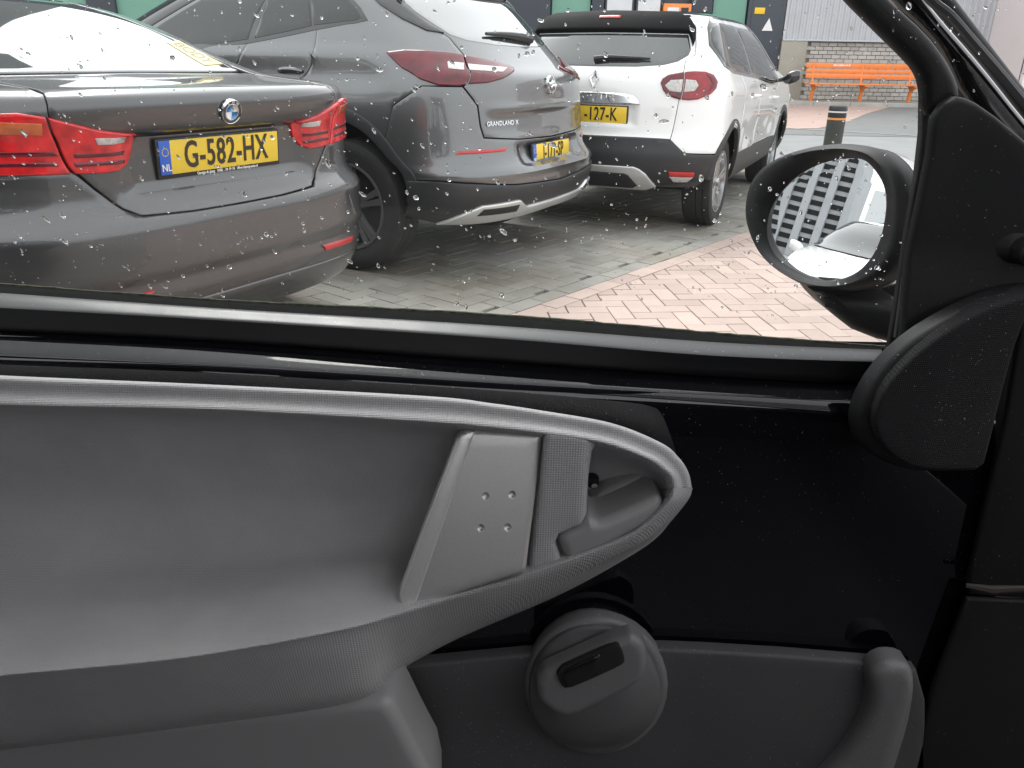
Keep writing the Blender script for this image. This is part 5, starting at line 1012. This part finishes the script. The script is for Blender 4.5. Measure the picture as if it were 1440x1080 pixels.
# tweeter pod
trim('TWEET', 'tweeter_pod', M['blackm'], own, .018, .008, 6, .010, lambda a, b: .12 * np.maximum(0, a - .29), 1)
trim('TWFACE', 'tweeter_cloth', M['speaker'], own, .02, .003, 3, .010, lambda a, b: .10 * np.maximum(0, a - .29), 1)
# frame trims round the window, mirror cover panel, pillar
trim('RUBBER', 'window_rubber', M['rubber'], own, .006, .002, 3, .01)
trim('TRIM', 'frame_trim', M['blackm'], own, .010, .008, 5, .010, None, 1)
trim('SAIL', 'mirror_panel', M['blackm'], own, .008, .004, 4, .010, lambda a, b: -.35 * np.maximum(0, a - .30) - .15 * np.maximum(0, 1.0 - b), 0)
MB().tube(catmull(RIDGE, 6), .0022, 8).build('panel_edge', M['seal'], own)  # rod in the lighter sill grey where the edge catches a highlight
kx, kz = KNOB
MB().lathe([(-.016, .0001), (-.017, .007), (-.014, .0095), (-.002, .0095), (.0, .011), (.004, .015), (.012, .021)], 32, 'y', (kx, .53, kz)).build('mirror_adjuster', M['blackm'], own)
trim('APILLAR', 'windscreen_pillar', M['gloss'], own, .04, .008, 4, .015, None, 1)
trim('APILLAR2', 'pillar_seal', M['rubber'], own, .04, .006, 4, .015)
MB().tube(catmull(PSTRIP, 5), .0035, 8).build('frame_edge_glint', M['ownstrip'] if 'ownstrip' in M else M['seal'], own)  # grey rod added for the line of daylight on the door frame edge
trim('BACK', 'frame_backing', M['blackm'], own, .004, .002, 2, .02)
trim('DASH', 'dashboard_end', M['blackm'], own, .004, .003, 3, .02)
trim('DASH2', 'kick_panel', M['blackm'], own, .004, .003, 3, .02)
MB().tube([(.362, .514, .741), (.38, .510, .740), (.40, .512, .740), (.45, .514, .739)], [.002, .004, .003, .003], 8).build('harness_boot', mat('brown rubber boot', (.03, .02, .018), .5), own)
# side window pane
GV = [Vector(p) for p in GLASS]
e1 = Vector((1, 0, 0)); e2 = (Vector((0, -.28, 1))).normalized(); gn = e1.cross(e2).normalized()   # gn points towards -y (inside)
n = len(GV); V = [tuple(p) for p in GV] + [tuple(p - gn * .0035) for p in GV]
mesh('side_window', V, [tuple(range(n)), tuple(range(2 * n - 1, n - 1, -1))] + [(i, i + n, (i + 1) % n + n, (i + 1) % n) for i in range(n)], M['pane'], own, False)
# wing mirror
mn = Vector(MN); mc = Vector(MC)
mg = [Vector(p) for p in catmull(MGLASS, 4, True)]; mh = [Vector(p) for p in catmull(MHOUSE, 4, True)]
N = len(mg)
hb = MB(); cg = sum(mg, Vector()) / N; chh = sum(mh, Vector()) / N
rings = [[p - mn * .004 for p in mg], [p + (p - cg).normalized() * .0015 - mn * .001 for p in mg], [g_ * .75 + h_ * .25 + mn * .004 for g_, h_ in zip(mg, mh)], [g_ * .25 + h_ * .75 + mn * .004 for g_, h_ in zip(mg, mh)], [h_ - mn * .001 for h_ in mh], [h_ + (h_ - chh).normalized() * .003 - mn * .010 for h_ in mh]]
back = [(1.03, .028), (1.00, .05), (.90, .075), (.70, .095), (.40, .108), (.05, .112)]
for k_, o_ in back: rings.append([chh + (h_ - chh) * k_ - mn * o_ for h_ in mh])
V = [p for r_ in rings for p in r_]; Fh = []
for i in range(len(rings) - 1):
    for k in range(N): Fh.append((i * N + k, i * N + (k + 1) % N, (i + 1) * N + (k + 1) % N, (i + 1) * N + k))
split = 6
wm = mesh('wing_mirror', V[:(split + 1) * N], [f for f in Fh if max(f) < (split + 1) * N], M['blackm'], own, True, 60)
MW = mat('mirror cover painted sky reflection', (.80, .80, .80), .25, 0, 1.)  # sky reflection on the glossy cover put into the base as white
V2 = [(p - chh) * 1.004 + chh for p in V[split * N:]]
mesh('mirror_cover_sheen', V2, [tuple(i - split * N for i in f) for f in Fh if min(f) >= split * N], MW, wm, True, 60)
MM = mat('mirror silver', (.92, .93, .93), .0, 1.)
c_ = sum(mg, Vector()) / N
mesh('mirror_glass', [p + (p - c_).normalized() * .001 - mn * .0035 for p in mg] + [p + (p - c_).normalized() * .001 - mn * .0075 for p in mg], [tuple(range(N)), tuple(range(2 * N - 1, N - 1, -1))] + [(k, k + N, (k + 1) % N + N, (k + 1) % N) for k in range(N)], MM, wm, False)
def flatslab(name, poly, Y, mt, parent, thick, rnd, step=.012):
    return patch(name, lambda a, b, off: np.stack([a, Y - off + 0 * a, b], -1), [tuple(p) for p in rounded(poly, 1)], mt, parent, step, 0., thick, rnd, 4)
flatslab('mirror_arm', MARM, .70, M['blackm'], wm, .06, .012)
flatslab('mirror_body', MBODY, .765, M['blackm'], wm, .04, .012)
flatslab('mirror_cover_sheen', MCOVER, .795, MW, wm, .02, .012)  # slab carrying the painted sky reflection along the housing top
# cabin round the camera: roof, far side, floor, dashboard, seats, screens; unseen, some shaped for the light
cb = lambda name, lo, hi, mt, c=.02: MB().box(lo, hi, c).build(name, mt, own)
cb('headliner', (-1.30, -.72, 1.40), (.20, .36, 1.46), M['liner'])  # edge cut back so more sky reaches the door shelf
cb('roof', (-1.40, -.78, 1.462), (.26, .40, 1.49), M['ownpaint'], .012)  # stops short of the pane, leaving an unseen gap for skylight
cb('floor', (-1.5, -.84, .20), (1.0, .56, .26), M['seatm'])
cb('far_door_blocker', (-1.5, -.90, .22), (1.0, -.80, 1.10), M['seatm'])  # unseen; top raised to narrow the far window and dim the door card
cb('door_skin', (-1.5, .60, .25), (1.0, .66, .90), M['ownpaint'])
cb('rear_wall', (-1.62, -.84, .22), (-1.5, .60, .98), M['seatm'])
cb('rear_side', (-1.60, .50, .22), (-1.0, .62, .96), M['seatm'])
cb('dashboard', (.62, -.84, .55), (1.10, .42, .88), M['blackm'], .05)
cb('seat', (-.62, .02 - .30, .70), (-.46, .40 - .10, 1.12), M['seatm'], .05)
cb('seat', (-.45, -.74, .70), (-.25, -.30, 1.16), M['seatm'], .05)  # unseen passenger seat, added to block light from the far window
cb('headrest', (-.44, -.66, 1.17), (-.32, -.40, 1.36), M['seatm'], .04)  # unseen; enlarged to block more of the far window's light
cb('seat_cushion', (-.3, -.76, .40), (.25, -.28, .62), M['seatm'], .06)
cb('headrest', (-.60, -.14, 1.15), (-.48, .16, 1.36), M['seatm'], .04)
cb('door_pillar', (-1.06, .50, .95), (-.94, .58, 1.40), M['blackm'])
cb('far_pillar', (-.86, -.86, .93), (-.76, -.78, 1.44), M['blackm'])
MB().tube([(.22, -.76, 1.44), (1.05, -.86, .95)], .035, 8).build('far_windscreen_pillar', M['blackm'], own)
MB().tube([(-1.5, -.76, 1.44), (-1.58, -.82, .97)], .04, 8).build('rear_pillar', M['blackm'], own)
MB().tube([(-1.5, .46, 1.44), (-1.58, .56, .97)], .04, 8).build('rear_pillar', M['blackm'], own)
MB().tube([(.26, .43, 1.45), (.33, .53, 1.30), (.36, .60, 1.20)], .03, 8).build('upper_pillar', M['blackm'], own)
MB().tube([(-.80, .48, 1.42), (-.3, .43, 1.45), (.30, .43, 1.45)], .02, 8).build('door_frame', M['blackm'], own)
ws = MB(); wp = [(1.12, -.80, .95), (1.02, .62, .95), (.22, .50, 1.47), (.22, -.74, 1.47)]
ws.add(wp + [(x + .004, y, z + .004) for x, y, z in wp], [(0, 1, 2, 3), (7, 6, 5, 4), (0, 4, 5, 1), (1, 5, 6, 2), (2, 6, 7, 3), (3, 7, 4, 0)]).build('windscreen', M['wscreen'], own, False)

# ------------------------------------------------------------------ what the wing mirror shows: white car behind, tall building, shop
car2, S2 = captur('white_hatchback', (-10.2, 1.2, R(-90), 1.0), 'white car standing behind, seen only in the wing mirror', None, M['white'])
M['tower'] = mat('pale grey concrete facade', (.42, .43, .44), .7, noise=.08, nscale=.3)
tw = empty('tower_building', (-125, 18, 0)); tag(tw, 'tall grey building with rows of windows, seen in the wing mirror', 'building')
MB().box((-12, 0, 0), (0, 25, 50)).build('wall', M['tower'], tw, False)
for k in range(8):
    for f in range(34):
        y0 = 1.3 + k * 3.0; z0 = 1.0 + f * 1.4
        MB().box((-.1, y0, z0), (.06, y0 + 1.7, z0 + .75)).build('window', M['shell'], tw, False)
    MB().box((0, k * 3.0, 0), (1.0, k * 3.0 + 1.1, 50)).build('pier', M['tower'], tw, False)
sb = empty('shop_building', (-60, -10, 0)); tag(sb, 'low white shop with a blue sign band, seen in the wing mirror', 'building')
MB().box((-8, 0, 0), (0, 18, 6.5)).build('wall', mat('white render', (.75, .76, .76), .7), sb, False)
MB().box((0, .3, 3.0), (.25, 17.7, 3.9)).build('sign_band', mat('blue sign', (.12, .34, .50), .4), sb, False)
for k in range(8): MB().box((.25, 8.0 + k * 1.15, 3.2), (.30, 8.0 + k * 1.15 + .7, 3.7)).build('sign_mark', M['wht'], sb, False)
for k in range(5): MB().box((-.05, .8 + k * 3.4, .4), (.05, .8 + k * 3.4 + 2.6, 2.7)).build('shop_window', M['carglass'], sb, False)
MB().box((-.05, 13.8, 4.5), (.08, 15.6, 6.0)).build('window', M['carglass'], sb, False)

# ------------------------------------------------------------------ rain drops on the outside of the pane
M['water'] = bpy.data.materials.new('water drops'); M['water'].use_nodes = True
_b = M['water'].node_tree.nodes['Principled BSDF']; _b.inputs['Transmission Weight'].default_value = 1.0; _b.inputs['Roughness'].default_value = 0.0; _b.inputs['IOR'].default_value = 1.33; _b.inputs['Base Color'].default_value = (1, 1, 1, 1)
g0 = GV[0]; db = MB()
gx0, gx1 = -.62, .31
def drop(u, v, a, b_, ang, h):
    zc = .93 + v; base = Vector((u, .600 - .28 * (zc - .955), zc)) - gn * .0036
    ca, sa = math.cos(ang), math.sin(ang); ns_, nr_ = 10, 3; V = []; F = []
    lump = [1 + random.uniform(-.14, .14) for _ in range(ns_)]
    for r_ in range(nr_ + 1):
        ph = math.pi / 2 * r_ / nr_; rr = math.cos(ph); hh = math.sin(ph) * h
        if r_ == nr_: V.append(base - gn * hh); break
        for k in range(ns_):
            th = 2 * math.pi * k / ns_; x = a * rr * math.cos(th) * lump[k]; y = b_ * rr * math.sin(th) * lump[k]
            V.append(base + e1 * (x * ca - y * sa) + e2 * (x * sa + y * ca) - gn * hh)
    for r_ in range(nr_ - 1):
        for k in range(ns_): F.append((r_ * ns_ + k, (r_ + 1) * ns_ + k, (r_ + 1) * ns_ + (k + 1) % ns_, r_ * ns_ + (k + 1) % ns_))
    t_ = len(V) - 1; o_ = (nr_ - 1) * ns_
    for k in range(ns_): F.append((o_ + k, t_, o_ + (k + 1) % ns_))
    F.append(tuple(range(ns_)))
    db.add(V, F)
rd = random.Random(5)
for _ in range(2050):
    u, v = rd.uniform(gx0, gx1), rd.uniform(0, .30)
    s_ = .00043 * math.exp(rd.gauss(0, .6)); s_ = min(s_, .0019)
    el = rd.uniform(1.0, 2.4); ang = R(90) + R(25) + rd.gauss(0, .45)
    drop(u, v, s_ * el, s_, ang, s_ * .8)
    if rd.random() < .25:
        for q in range(rd.randint(1, 3)): drop(u + rd.gauss(0, .0035), v + rd.gauss(0, .0035), s_ * .6, s_ * .5, ang, s_ * .4)
rdp = db.build('rain_drops', M['water'], None, True, 70); tag(rdp, 'small rain drops scattered over the side window', 'rain drops', kind='stuff')
